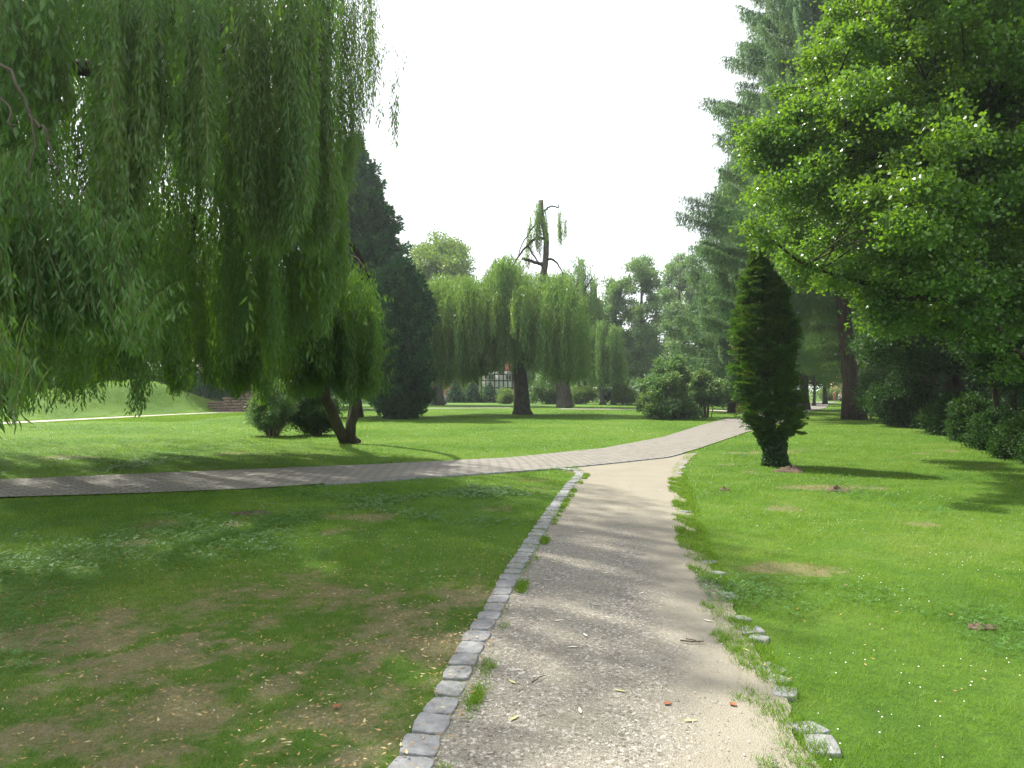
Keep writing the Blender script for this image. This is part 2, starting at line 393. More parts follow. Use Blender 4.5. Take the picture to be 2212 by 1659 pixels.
def off(p, d):
    t = np.gradient(p, axis=0); t /= np.hypot(*t.T)[:, None]; return p+np.c_[-t[:, 1], t[:, 0]]*d
def strip(name, A, B, mat, zoff, across=6, jitter=0., uvs=True, attr=None):
    n = len(A); V = []; uv = []
    s = np.r_[0, np.cumsum(np.hypot(*np.diff((A+B)/2, axis=0).T))]
    for k in range(across+1):
        t = k/across; p = A*(1-t)+B*t
        if jitter and k in (0, across):
            p = p+np.c_[(fbm(s, s*0+k, .22, 5+k, 4)-.5), (fbm(s, s*0+k, .2, 8+k, 4)-.5)]*jitter
        V.append(np.c_[p, H(p[:, 0], p[:, 1])+zoff]); uv.append(np.c_[s, np.hypot(*(p-A).T)])
    V = np.vstack(V); uv = np.vstack(uv)
    id_ = np.arange((across+1)*n).reshape(across+1, n)
    Fq = np.c_[id_[:-1, :-1].ravel(), id_[:-1, 1:].ravel(), id_[1:, 1:].ravel(), id_[1:, :-1].ravel()]
    at = {attr[0]: attr[1](V[:, 0], V[:, 1])} if attr else None
    o = mesh(name, V, Fq, mat, uv=uv, attrs=at, smooth_=True); tag(o, kind='structure'); return o
def sand_f(x, y):
    c = np.interp(y, GRr[:, 1], GRr[:, 0]); l = np.interp(y, GLr[:, 1], GLr[:, 0])
    t = (x-l)/(c-l+1e-6)
    return smooth(.52, .98, t)*.62+.45*smooth(6.5, 11, y)+.22*np.exp(-((t-.35)/.16)**2)-.06
strip('gravel_path', off(GLr, .10), off(GRr, -.20), M['gravel'], .001, 26, .16, attr=('sand', sand_f))
strip('paved_path', BBr, BTr, M['brickpath'], .012, 6, .03)
fp = resample(far_path, 120)
strip('far_path', off(fp, -.75), off(fp, .75), M['farpath'], .012, 3, .1)
bp2 = resample([(16.2, 49.0), (16.9, 53.), (16.3, 57), (14, 59.8), (10, 61.), (4, 62)], 80)
strip('branch_path', off(bp2, -.9), off(bp2, .9), M['farpath'], .018, 3, .08)

# ------------------------------------------------------------------ grass blades
def wedge(n, d0, d1, dk, amax=44):
    """points with density flat up to dk then ~1/d^2"""
    d = np.linspace(d0, d1, 4000); pdf = np.where(d < dk, d, dk*dk/d); c = np.cumsum(pdf); c /= c[-1]
    r = np.interp(rng.random(n), c, d); a = np.radians((rng.random(n)*2-1)*amax)
    return r*np.tan(a)*.92, r
def blades(n, d0, d1, dk, hmul=1., wmul=1., xy=None):
    x, y = wedge(n, d0, d1, dk) if xy is None else xy
    keep = ~inside(brick_poly, x, y) & ~inside(grav_poly, x, y) & (segdist(fp[::6], x, y) > .8) & (segdist(bp2[::6], x, y) > .95)
    b = bare_amt(x, y); keep &= rng.random(len(x)) > b*.30
    cv = clover_amt(x, y); keep &= rng.random(len(x)) > cv*.6
    x, y, b = x[keep], y[keep], b[keep]
    x = x.astype(np.float32); m = len(x)
    sf = np.maximum(1, y/5.)
    h = (.016+.026*rng.random(m))*hmul*(1-.4*b)*(.9+1.5*(fbm(x, y, .35, 77)-.5))*np.minimum(sf, 2.2)**.35
    wd = .0026*wmul*sf*(.7+.6*rng.random(m))
    a = rng.random(m)*2*np.pi; lean = (.2+1.1*rng.random(m))*h; la = rng.random(m)*2*np.pi
    z = H(x, y)-.008
    B = np.c_[x, y, z]; S = np.c_[np.cos(a), np.sin(a), a*0]*wd[:, None]/2
    T = B+np.c_[np.cos(la)*lean, np.sin(la)*lean, h]
    return np.stack([B-S, B+S, T], 1).reshape(-1, 3), tone_f(x, y)*.75+.25*rng.random(m)+(rng.random(m) > .93)*.25, b
V1, t1, b1 = blades(900000, 1.8, 72, 6.)
V2, t2_, b2_ = blades(0, 0, 0, 0, 1.3, 1.0, (rng.uniform(-38, -17, 170000), rng.uniform(37, 60, 170000)))
V1 = np.vstack([V1, V2]); t1 = np.r_[t1, t2_]; b1 = np.r_[b1, b2_]
g = mesh('grass', V1, np.arange(len(V1)).reshape(-1, 3), M['blade'], attrs={'tone': np.clip(t1, 0, 1), 'bare': b1})
tag(g, 'short mown green grass of the park lawns, thin and brownish beside the gravel', 'grass', kind='stuff')
# longer tufts fringing the stones and path edges
def tuft_pts():
    pts = []
    for poly, side, lo, hi in ((GLr, -1, 0, .05), (GRr, 1, -.04, .27)):
        n = 2600 if side < 0 else 6500
        i = rng.integers(0, len(poly), n); d = rng.random(n)*(hi-lo)+lo
        q = off(poly, -1.)[i]-poly[i]; k = fbm(poly[i, 0]*1., poly[i, 1]+d*2, .3, 99)+.25*(rng.random(n)-.5)+np.where(side > 0, .9*d, 0) > .60
        p = poly[i]+q*d[:, None]; pts.append(p[k])
    return np.vstack(pts)
tp = tuft_pts(); tp = tp[(tp[:, 1] < 14) & (tp[:, 1] > 2)]
R = np.repeat(tp, 10, axis=0); R = R+rng.normal(size=R.shape)*.018; m = len(R)
a = rng.random(m)*6.28; h = .014+.04*rng.random(m); la = rng.random(m)*6.28; ln = h*(.3+.9*rng.random(m)); wd = .0022*np.maximum(1, R[:, 1]/5)
B = np.c_[R, np.full(m, .004)]; S = np.c_[np.cos(a), np.sin(a), a*0]*wd[:, None]; T = B+np.c_[np.cos(la)*ln, np.sin(la)*ln, h]
tf = mesh('grass_tufts', np.stack([B-S, B+S, T], 1).reshape(-1, 3), np.arange(3*m).reshape(-1, 3), M['blade'],
          attrs={'tone': rng.random(m)*.8, 'bare': np.zeros(m)})
tag(tf, 'ragged grass tufts growing along both edges of the gravel path', 'grass', kind='stuff')
# clover: trefoils
x, y = wedge(260000, 1.8, 26, 6.); k = (rng.random(len(x)) < clover_amt(x, y)*1.15) & ~inside(brick_poly, x, y) & ~inside(grav_poly, x, y) & (rng.random(len(x)) > bare_amt(x, y)*.8)
x, y = x[k], y[k]; m = len(x); r = .0085*(.7+.7*rng.random(m))*np.maximum(1, y/6); z = H(x, y)+.012+.03*rng.random(m); a0 = rng.random(m)*6.28
tl = (rng.random((m, 2))-.5)*.9
VV = []
for q in range(3):
    aa = a0+q*2.094
    for rr, da in ((0, 0), (1, -.5), (1.25, 0), (1, .5)):
        dx = np.cos(aa+da)*r*rr*1.3; dy = np.sin(aa+da)*r*rr*1.3
        VV.append(np.c_[x+dx, y+dy, z+dx*tl[:, 0]+dy*tl[:, 1]])
VV = np.stack(VV, 1).reshape(-1, 3)
cl = mesh('clover', VV, np.arange(len(VV)).reshape(-1, 4), M['clover'], attrs={'rnd': np.repeat(rng.random(m), 3)})
tag(cl, 'patches of low dark green clover growing in the lawn', 'clover', kind='stuff')
# daisies and clover heads: small white domes
x, y = wedge(5200, 2., 32, 9.); k = (fbm(x, y, 1.3, 61) > .52) & ~inside(brick_poly, x, y) & ~inside(grav_poly, x, y) & (bare_amt(x, y) < .4) & ((x > 1) | (y > 6))
x, y = x[k], y[k]; m = len(x); r = .0036*(.7+.6*rng.random(m))*np.maximum(1, y/11); z = H(x, y)+.025+.015*rng.random(m); VV = []
for q in range(6): VV.append(np.c_[x+np.cos(q*1.047)*r, y+np.sin(q*1.047)*r, z])
VV.append(np.c_[x, y, z+r*.9]); VV = np.stack(VV, 1).reshape(-1, 3); b = np.arange(m)*7
Ft = np.concatenate([np.c_[b+q, b+(q+1) % 6, b+6] for q in range(6)])
o = mesh('daisies', VV, Ft, M['daisy']); tag(o, 'tiny white daisies and clover heads scattered over the lawn', 'flowers', kind='stuff')

# leaf litter -------------------------------------------------------------
M['litter'] = leaf_mat('fallen_leaf', (.20, .09, .035), (.34, .26, .12), .15, .7, .2, (1, 1, 1), (.55, .50, .30))
def litter(n, fn, Lr, name, label, cat, mat, asp=.22, zoff=.012, hb=.0):
    x, y = wedge(n, 1.8, 22, 7.); k = fn(x, y); x, y = x[k], y[k]; m = len(x)
    L = Lr*(.5+rng.random(m)); a = rng.random(m)*6.28; w_ = L*asp*(.6+.8*rng.random(m)); z = H(x, y)+zoff+hb*rng.random(m)
    D = np.c_[np.cos(a), np.sin(a), (rng.random(m)-.5)*.3]; S = np.c_[-np.sin(a), np.cos(a), (rng.random(m)-.5)*.7]
    B = np.c_[x, y, z]
    V = np.stack([B, B+D*L[:, None]*.35+S*w_[:, None]/2, B+D*L[:, None]+np.c_[a*0, a*0, L*.08], B+D*L[:, None]*.35-S*w_[:, None]/2], 1).reshape(-1, 3)
    o = mesh(name, V, np.arange(len(V)).reshape(-1, 4), mat, attrs={'rnd': rng.random(m)}); tag(o, label, cat, kind='stuff')
onl = lambda x, y: ~inside(brick_poly, x, y) & ~inside(grav_poly, x, y)
litter(70000, lambda x, y: onl(x, y) & (rng.random(len(x)) < .02+.98*bare_amt(x, y)*(x < .5)), .026, 'leaf_litter',
       'dry brown and yellow leaf litter strewn over the thin lawn', 'leaf litter', M['litter'], .3, .02, .02)
M['stick'] = solid('twig_bit', (.10, .075, .05), .9, .5, 30.)
litter(5500, lambda x, y: inside(grav_poly, x, y) & (rng.random(len(x)) < .5), .028, 'twig_litter',
       'dark bits of twig and seed husk scattered over the gravel path', 'litter', M['stick'], .14, .013)
# loose stones on the gravel
x, y = wedge(26000, 1.8, 12, 4.); k = inside(grav_poly, x, y) | ((segdist(GRr[::6], x, y) < .22*rng.random(len(x))) & (y < 9)) | ((bare_amt(x, y) > .6) & (rng.random(len(x)) < .3)); k &= (rng.random(len(x)) > smooth(.2, .8, sand_f(x, y))*.8)
x, y = x[k], y[k]; m = len(x); r = .0022+.0045*rng.random(m)**3; VV = []
for q in range(5): VV.append(np.c_[x+np.cos(q*1.257+x*50)*r, y+np.sin(q*1.257+x*50)*r*.8, np.full(m, .008)])
VV.append(np.c_[x, y, .008+r*1.1]); VV = np.stack(VV, 1).reshape(-1, 3); b = np.arange(m)*6
Ft = np.concatenate([np.c_[b+q, b+(q+1) % 5, b+5] for q in range(5)])
M['stone'] = leaf_mat('loose_stone', (.12, .105, .09), (.32, .29, .25), 0., .8, .2, (1, 1, 1), (.5, .48, .44))
o = mesh('loose_gravel', VV, Ft, M['stone'], attrs={'rnd': np.tile(rng.random(m), 5)}); tag(o, 'loose grey and buff grit lying on the gravel path', 'gravel', kind='stuff')

# single fallen leaves and sticks on the path ------------------------------
def single_leaf(px, py, L, W, ang, mat, label, group=None, name='fallen_leaf', cat='leaf'):
    gx_, gy_ = G(px, py); loc = (gx_, gy_, .012); c, s = math.cos(ang), math.sin(ang)
    prof = [(0, .02), (.18, .6), (.42, 1), (.7, .75), (1, .03)]; V = []
    for t, w_ in prof:
        for sd_ in (-1, 0, 1):
            lx = t*L; ly = sd_*W/2*w_; lz = .006+abs(sd_)*W*.18*w_+.35*L*(t-.5)**2
            V.append((gx_+c*lx-s*ly, gy_+s*lx+c*ly, .002+lz*.7))
    Fs = []
    for i in range(4):
        for j in range(2): a = i*3+j; Fs.append((a, a+1, a+4, a+3))
    o = mesh(name, V, Fs, mat, loc=loc, attrs={'rnd': [random.random()]*len(Fs)}, smooth_=True); tag(o, label, cat, group); return o
M['leaf_yel'] = solid('yellow_leaf', (.50, .46, .18), .6, .3, 40.); M['leaf_pale'] = solid('pale_leaf', (.62, .60, .50), .6, .2, 40.)
M['leaf_red'] = solid('rust_leaf', (.26, .095, .04), .7, .4, 40.)
for px, py, ang, mt in [(1225, 1400, .1, 'leaf_pale'), (1115, 1480, 2.2, 'leaf_yel'), (1325, 1492, -.4, 'leaf_yel'), (1255, 1545, 1.6, 'leaf_pale'),
                        (1475, 1560, .1, 'leaf_yel'), (1195, 1343, .3, 'leaf_pale'), (1270, 1378, 1.9, 'leaf_pale'), (1140, 1178, .3, 'leaf_yel'),
                        (1380, 1285, .8, 'leaf_pale'), (1620, 1410, 2., 'leaf_yel'), (1250, 1150, 0, 'leaf_pale'), (1360, 1100, .4, 'leaf_yel'), (1100, 1560, .9, 'leaf_yel'),
                        (1340, 1130, 0., 'leaf_pale'), (1420, 1060, .2, 'leaf_pale'), (1300, 1240, .5, 'leaf_pale'), (1190, 1215, .1, 'leaf_yel'), (1540, 1345, 2.4, 'leaf_pale')]:
    single_leaf(px, py, .075, .017, ang, M[mt], 'narrow %s willow leaf lying on the gravel path' % ('yellow' if mt == 'leaf_yel' else 'whitish'), 'willow leaves fallen on the gravel path')
single_leaf(1435, 1525, .05, .035, .7, M['leaf_red'], 'small rusty red leaf beside a pale one in the middle of the gravel path')
single_leaf(1590, 1528, .05, .035, 2., M['leaf_red'], 'lone rusty leaf near the right edge of the gravel path')
single_leaf(720, 1532, .05, .04, 1., M['leaf_red'], 'rust brown leaf on the thin lawn left of the setts')
def stick(pts, r, label, name='twig'):
    p = np.array([(*G(a, b), z) for a, b, z in pts]); mb = MB(); mb.tube(curve_pts(p, 8, .004), np.linspace(r, r*.5, len(curve_pts(p, 8))), 5)
    o = mb.build(name, M['stick'], loc=tuple(p[0])); tag(o, label, 'twig')
stick([(1470, 1388, .014), (1495, 1392, .02), (1520, 1390, .014)], .006, 'brown twig lying across the right half of the gravel path')
stick([(1482, 1384, .014), (1500, 1388, .016), (1512, 1393, .014)], .004, 'thin twig touching the larger brown twig on the path')
stick([(1150, 1480, .014), (1165, 1470, .018), (1178, 1464, .014)], .004, 'short twig on the gravel just right of the setts')
stick([(1120, 1500, .014), (1133, 1492, .018)], .003, 'small twig stub below the yellow leaf on the gravel')

# ------------------------------------------------------------------ setts
def sett(cx, cy, ang, L, Wd, Hh, tilt, name, label, group, sink=0.):
    n = 5; top = []; c, s = math.cos(ang), math.sin(ang)
    ks = 24; ring = []
    cr = [random.uniform(.88, 1.06) for _ in range(4)]
    for k in range(ks):
        t = k/ks*2*math.pi; ct, st = math.cos(t), math.sin(t); e = 9.
        r = 1/((abs(ct)**e+abs(st)**e)**(1/e)); q = cr[int((t/(math.pi/2))) % 4]
        q = 1+(q-1)*abs(math.sin(2*t))+random.uniform(-.03, .03)
        ring.append((ct*r*q*Wd/2, st*r*q*L/2))
    V = []; lev = [(1.0, -.05), (1.0, Hh*.62), (.975, Hh*.9), (.93, Hh)]
    for sca, z in lev:
        for (a, b) in ring: V.append((a*sca, b*sca, z+random.uniform(-.002, .002)*(z > 0)+tilt[0]*a+tilt[1]*b-sink))
    V.append((0, 0, Hh*1.04-sink)); Fs = []
    for i in range(3):
        for k in range(ks): a = i*ks+k; b = i*ks+(k+1) % ks; Fs.append((a, b, b+ks, a+ks))
    for k in range(ks): Fs.append((3*ks+k, 3*ks+(k+1) % ks, 4*ks))
    V = [(cx+c*a-s*b, cy+s*a+c*b, z) for a, b, z in V]; fl = []; sz = []
    for f in Fs: fl.extend(f); sz.append(len(f))
    o = mesh(name, V, fl, M['granite'], loc=(cx, cy, 0), smooth_=False, sizes=sz); tag(o, label, 'kerb stone', group); return o
line = GP([(860, 1725), (902, 1637), (930, 1582), (955, 1535), (976, 1492), (1006, 1428), (1040, 1362), (1066, 1322), (1090, 1275), (1117, 1225), (1142, 1188), (1167, 1145),
           (1190, 1111), (1214, 1075), (1233, 1048), (1249, 1032), (1254, 1023), (1244, 1016), (1225, 1013), (1200, 1013)])
line[:, 0] -= .012
dd = np.r_[0, np.cumsum(np.hypot(*np.diff(line, axis=0).T))]; s = .12; k = 0
while s < dd[-1]-.1:
    L = random.uniform(.19, .225) if s > 0 else .2
    cx, cy = np.interp(s+L/2, dd, line[:, 0]), np.interp(s+L/2, dd, line[:, 1])
    dx = np.interp(s+L/2+.08, dd, line[:, 0])-np.interp(s+L/2-.08, dd, line[:, 0]); dy = np.interp(s+L/2+.08, dd, line[:, 1])-np.interp(s+L/2-.08, dd, line[:, 1])
    curve = cy > 13.6
    lab = 'grey granite sett in the row along the left edge of the gravel path'; grp = 'granite setts edging the left side of the gravel path'
    if curve: lab = 'pale granite sett where the kerb row bends round beside the paved path'; grp = 'granite setts at the bend by the paved path'
    if 3.15 < cy < 3.34: lab = 'square pale granite sett nearest the bottom edge of the photo'; grp = None
    sett(cx, cy, math.atan2(dy, dx)-math.pi/2+random.uniform(-.06, .06), L-.016, random.uniform(.150, .182), random.uniform(.010, .019),
         (random.uniform(-.06, .06), random.uniform(-.05, .05)), 'kerb_stone', lab, grp)
    s += L+random.uniform(.002, .012)
for i, (px, py, sk) in enumerate([(1775, 1612, .006), (1750, 1572, .016), (1696, 1497, .010), (1680, 1468, .014), (1662, 1445, .018), (1640, 1380, .008), (1622, 1362, .010), (1600, 1335, .016), (1577, 1287, .010),
                                  (1560, 1262, .018), (1548, 1238, .012), (1532, 1215, .012), (1484, 1106, .006), (1478, 1096, .010), (1474, 1060, .012), (1470, 1022, .010), (1474, 1010, .008), (1480, 998, .010)]):
    cx, cy = G(px, py)
    sett(cx, cy, random.uniform(-.5, .7), random.uniform(.11, .17), random.uniform(.11, .15), .022, (random.uniform(-.1, .1), random.uniform(-.1, .1)), 'kerb_stone',
         'half buried granite sett in the broken row right of the gravel path', 'sunken granite setts right of the gravel path', sk+.001)
# metal-grey edging strip between gravel and paving
ep = resample(GP([(700, 1047), (900, 1033), (1060, 1023), (1130, 1018), (1225, 1010.5), (1330, 1000.5), (1440, 988.5), (1475, 979)]), 60); mb = MB()
for a_, b_ in zip(ep[:-1:2], ep[2::2]):
    d = (b_-a_); L = np.hypot(*d); an = math.atan2(d[1], d[0])
    Mx = lambda V, a_=a_, an=an: np.c_[a_[0]+math.cos(an)*V[:, 0]-math.sin(an)*V[:, 1], a_[1]+math.sin(an)*V[:, 0]+math.cos(an)*V[:, 1], V[:, 2]]
    mb.box(.004, L-.004, -.07, .0, -.04, .024, Mx)
o = mb.build('path_edging', M['granite'], loc=(*ep[0], 0)); tag(o, 'thin grey edging strip between the gravel and the paved path', 'edging')

# molehills ------------------------------------------------------------
def heap(px, py, r, h, label, cat='soil heap', name='soil_heap', n=26):
    cx, cy = G(px, py); V = []; rad = 8; seg = 18
    for i in range(rad+1):
        for j in range(seg):
            t = i/rad; a_ = j/seg*6.283; rr = r*t*(1+.22*math.sin(a_*3+px)+.1*random.uniform(-1, 1))
            V.append((cx+rr*math.cos(a_)*1.5, cy+rr*math.sin(a_), h*(1-t)**.8*(1+.5*random.uniform(-1, 1))*(1+.4*math.sin(2*a_+1))-.008*(t > .9)))
    Fs = [(i*seg+j, i*seg+(j+1) % seg, (i+1)*seg+(j+1) % seg, (i+1)*seg+j) for i in range(rad) for j in range(seg)]
    o = mesh(name, V, Fs, M['soil'], loc=(cx, cy, 0)); tag(o, label, cat)
heap(1708, 1018, .19, .09, 'brown heap of fresh soil at the foot of the columnar evergreen')
heap(1806, 1060, .13, .05, 'small brown molehill in the right lawn, in front of the larger heap')
heap(1565, 1058, .06, .03, 'very small soil crumb patch in the lawn right of the path')
heap(2120, 1352, .07, .012, 'bare flat soil patch in the lawn near the right edge', name='soil_patch', cat='soil patch')
heap(545, 1108, .18, .02, 'bare soil patch in the clover lawn left of the path', name='soil_patch', cat='soil patch')

# ================================================================== foliage tools
def unit(v): return v/(np.linalg.norm(v, axis=1)[:, None]+1e-9)
def rdir(n, zs=1.): v = rng.normal(size=(n, 3)); v[:, 2] *= zs; return unit(v)
def leaf_geo(B, D, L, W, S=None, shape='diamond', bend=.12):
    n = len(B); L = np.broadcast_to(L, (n,))[:, None]; W = np.broadcast_to(W, (n,))[:, None]
    if S is None: S = rdir(n)
    S = unit(np.cross(D, S)); Nn = np.cross(D, S)
    if shape == 'diamond':
        c = [B, B+D*L*.42+S*W*.5+Nn*L*bend*.5, B+D*L-Nn*L*bend, B+D*L*.42-S*W*.5+Nn*L*bend*.5]
    elif shape == 'needle':
        c = [B-S*W*.5, B+D*L-S*W*.25, B+D*L+S*W*.25, B+S*W*.5]
    else:
        c = [B, B+D*L*.25+S*W*.42+Nn*W*.12, B+D*L*.7+S*W*.46+Nn*W*.10, B+D*L-Nn*L*bend, B+D*L*.7-S*W*.46+Nn*W*.10, B+D*L*.25-S*W*.42+Nn*W*.12]
    return np.stack(c, 1).reshape(-1, 3), len(c)
class Leaves:
    def __init__(s): s.v = []; s.r = []; s.k = 4
    def add(s, B, D, L, W, rnd=None, S=None, shape='diamond', bend=.12):
        V, k = leaf_geo(B, D, L, W, S, shape, bend); s.v.append(V.astype(np.float32)); s.k = k
        s.r.append((rng.random(len(B)) if rnd is None else rnd).astype(np.float32))
    def build(s, name, mat, parent):
        V = np.vstack(s.v); return mesh(name, V, np.arange(len(V), dtype=np.int32).reshape(-1, s.k), mat, parent, attrs={'rnd': np.concatenate(s.r)})

def strands(S, L, out, spacing, lL, lW, Lv, sway=.06, open_=.45, twig=None, drop=.45):
    """hanging willow shoots: S (n,3) tops, L lengths, out (n,2) metres they first reach outwards"""
    n = len(S); m = int(np.ceil(L.max()/spacing)); s = (np.arange(m)[None, :]+rng.random((n, m)))*spacing
    ok = s < L[:, None]
    ph = rng.random((n, 4))*6.28; fr = .6+rng.random((n, 2))*1.4
    e = 1-np.exp(-s/drop)
    def pos_(s, e):
        x = S[:, 0:1]+out[:, 0:1]*e+sway*np.sin(fr[:, 0:1]*s+ph[:, 0:1])*np.minimum(s, 1.5)
        y = S[:, 1:2]+out[:, 1:2]*e+sway*np.sin(fr[:, 1:2]*s+ph[:, 1:2])*np.minimum(s, 1.5)
        z = S[:, 2:3]-s+np.hypot(out[:, 0:1], out[:, 1:2])*e*.6
        return x, y, z
    x, y, z = pos_(s, e); bias = np.broadcast_to(rng.random((n, 1)), s.shape)
    B = np.c_[x[ok], y[ok], z[ok]]; q = len(B); a = rng.random(q)*6.28; o = open_*(.35+1.*rng.random(q)); o = np.minimum(o, .95)
    D = np.c_[np.cos(a)*o, np.sin(a)*o, -np.sqrt(1-o*o)]
    B = B+np.c_[np.cos(a), np.sin(a), a*0]*(.01+.03*rng.random(q))[:, None]
    Lv.add(B, D, lL*(.6+.7*rng.random(q)), lW*(.7+.6*rng.random(q)), rnd=np.clip(.45*rng.random(q)+.55*bias[ok], 0, 1))
    if twig is not None:
        ts = np.linspace(0, 1, 9)[None, :]*L[:, None]; te = 1-np.exp(-ts/drop); x, y, z = pos_(ts, te)
        Pn = np.stack([x, y, z], 2); w_ = .0016; A = Pn.copy(); A[:, :, 0] -= w_; Bq = Pn.copy(); Bq[:, :, 0] += w_; Bq[:, :, 1] += w_
        V = np.stack([A[:, :-1], A[:, 1:], Bq[:, 1:], Bq[:, :-1]], 2).reshape(-1, 3); twig.append(V)

DENS = 2.0; TOPO = .14
def curtain(Lv, top, bot, d, depth, n, spacing, lL, lW, clumps=0, start=.25, rag=.12, sway=.06, open_=.45, outm=.25, twig=None, clw=.12, mincut=.15):
    n = int(n*DENS); top = np.array(top, float); bot = np.array(bot, float); x0, x1 = top[0, 0], top[-1, 0]
    if clumps:
        c = rng.random(clumps); px = c[rng.integers(0, clumps, n)]+rng.normal(size=n)*clw/clumps**.5*1.2
        px = x0+(x1-x0)*np.clip(px, 0, 1); cd_ = (rng.random(clumps)*2-1)
        ci = np.abs(px[:, None]-(x0+(x1-x0)*c)[None, :]).argmin(1); dy = cd_[ci]*.75+.25*(rng.random(n)*2-1)
        rg = (vnoise(ci*7.7, ci*0., 1., 3)-.5); rel = (px-(x0+(x1-x0)*c)[ci])/((x1-x0)*clw/clumps**.5*1.2+1e-6); arc = np.minimum(rel**2, 4.)*.045; top_o = (rng.random(clumps)*TOPO)[ci]
    else:
        arc = 0.; top_o = 0.; px = x0+(x1-x0)*rng.random(n); dy = rng.random(n)*2-1; rg = vnoise(px/12., px*0, 1., 4)-.5
    yt = np.interp(px, top[:, 0], top[:, 1]); yb = np.interp(px, bot[:, 0], bot[:, 1])
    H_ = yb-yt
    yb = yb+H_*rag*rg*1.3-H_*rag*rng.random(n)**2*1.3+H_*.02
    ys = yt+H_*(rng.random(n)**2)*start*2+H_*(arc+top_o)
    ys = np.minimum(ys, yb-H_*.1)
    dist = d+dy*depth
    top3 = np.stack([(px*K-512)/F*dist, dist, CH+(HY-ys*K)/F*d*(.5+.5*dist/d)], 1)
    L = (yb-ys)*K/F*d; L = np.maximum(L, mincut)
    a = rng.random(n)*6.28; ou = np.c_[np.cos(a), np.sin(a)]*outm*rng.random(n)[:, None]
    top3[:, :2] -= ou
    strands(top3, L, ou, spacing, lL, lW, Lv, sway, open_, twig)

def dome_strands(Lv, c, rx, ry, zt, zr, n, zb, spacing, lL, lW, reach=.6, pxmax=735, **k):
    """whole-crown filler: shoots hanging from a domed canopy centred on c"""
    r = np.sqrt(rng.random(n)); a = rng.random(n)*6.28; x = c[0]+rx*r*np.cos(a); y = c[1]+ry*r*np.sin(a)
    q = (x/y*F+512)/K < pxmax-60*rng.random(n); r, a, x, y = r[q], a[q], x[q], y[q]; n = len(x)
    z = zt-zr*r**2.2-rng.random(n)*1.6*(.3+rng.random(n)); L = np.minimum(z-zb, 1.2+rng.random(n)*3.6)
    L = np.maximum(L, .4); ou = np.c_[np.cos(a), np.sin(a)]*reach*rng.random(n)[:, None]
    strands(np.c_[x, y, z], L, ou, spacing, lL, lW, Lv, **k)

def blob_leaves(Lv, C, R, n, lL, lW, shape='diamond', flat=.75, up=.25, shell=.3, hang=0.):
    """n leaves spread through irregular clumps centred on C (k,3) with radii R (k,)"""
    k = len(C); w_ = R**2; w_ = w_/w_.sum(); i = rng.choice(k, n, p=w_); d = rdir(n)
    lump = 1+.28*np.sin(d[:, 0]*5+i*1.7)*np.cos(d[:, 1]*4+i*2.3)
    B = C[i]+d*(R[i]*lump*(shell+(1-shell)*rng.random(n)**.6)*np.where(rng.random(n) < .25, 1+.5*rng.random(n), 1.))[:, None]*np.array([1, 1, flat])
    D = unit(rdir(n)+d*.7+np.array([0, 0, up-hang])[None, :]); S = None
    bias = rng.random(k)[i]
    # leaves lie roughly flat: side vector horizontal-ish
    S = unit(rdir(n)*np.array([.6, .6, 1.]))
    Lv.add(B, D, lL*(.6+.7*rng.random(n)), lW*(.7+.6*rng.random(n)), rnd=np.clip(.6*rng.random(n)+.4*bias, 0, 1), S=S, shape=shape)

def poly_blobs(poly, d, nb, rb, depth, edge=26., bottom_flat=False):
    """clump centres filling an outlined crown at distance d, with real thickness"""
    poly = np.array(poly, float); lo = poly.min(0); hi = poly.max(0); C = []
    cl = np.vstack([poly, poly[:1]])
    while len(C) < nb:
        p = lo+(hi-lo)*rng.random((nb*2, 2)); p = p[inside(poly, p[:, 0], p[:, 1])]
        e = segdist(cl, p[:, 0], p[:, 1]); 
        rpx = rb/d*F/K
        keep = e > rpx*.55
        for q, ee in zip(p[keep], e[keep]):
            if len(C) >= nb: break
            th = depth*math.sqrt(min(1., ee/edge*.6+.1)); C.append(P(q[0], q[1], d+(random.random()*2-1)*th))
    C = np.array(C); R = rb*(.6+.75*rng.random(nb)); return C, R

def limbs(mb, root, C, nl, r0, sag=0., k=5):
    idx = rng.choice(len(C), min(nl, len(C)), replace=False)
    root = np.asarray(root, float)
    for i in idx:
        t = C[i]; a = root[min(len(root)-1, int(rng.random()*len(root)))] if root.ndim == 2 else root
        if root.ndim == 2:   # leave the trunk below the clump
            zc = a[2]; j = np.argmin(abs(root[:, 2]-(t[2]-.35*np.hypot(*(t-a)[:2])-.3))); a = root[j]
        m = (a+t)/2+np.array([0, 0, .12*np.linalg.norm(t-a)])+rng.normal(size=3)*.08*np.linalg.norm(t-a)
        pts = curve_pts([a, m, t], 7); mb.tube(pts, np.linspace(r0, r0*.22, len(pts)), k, cap=False)

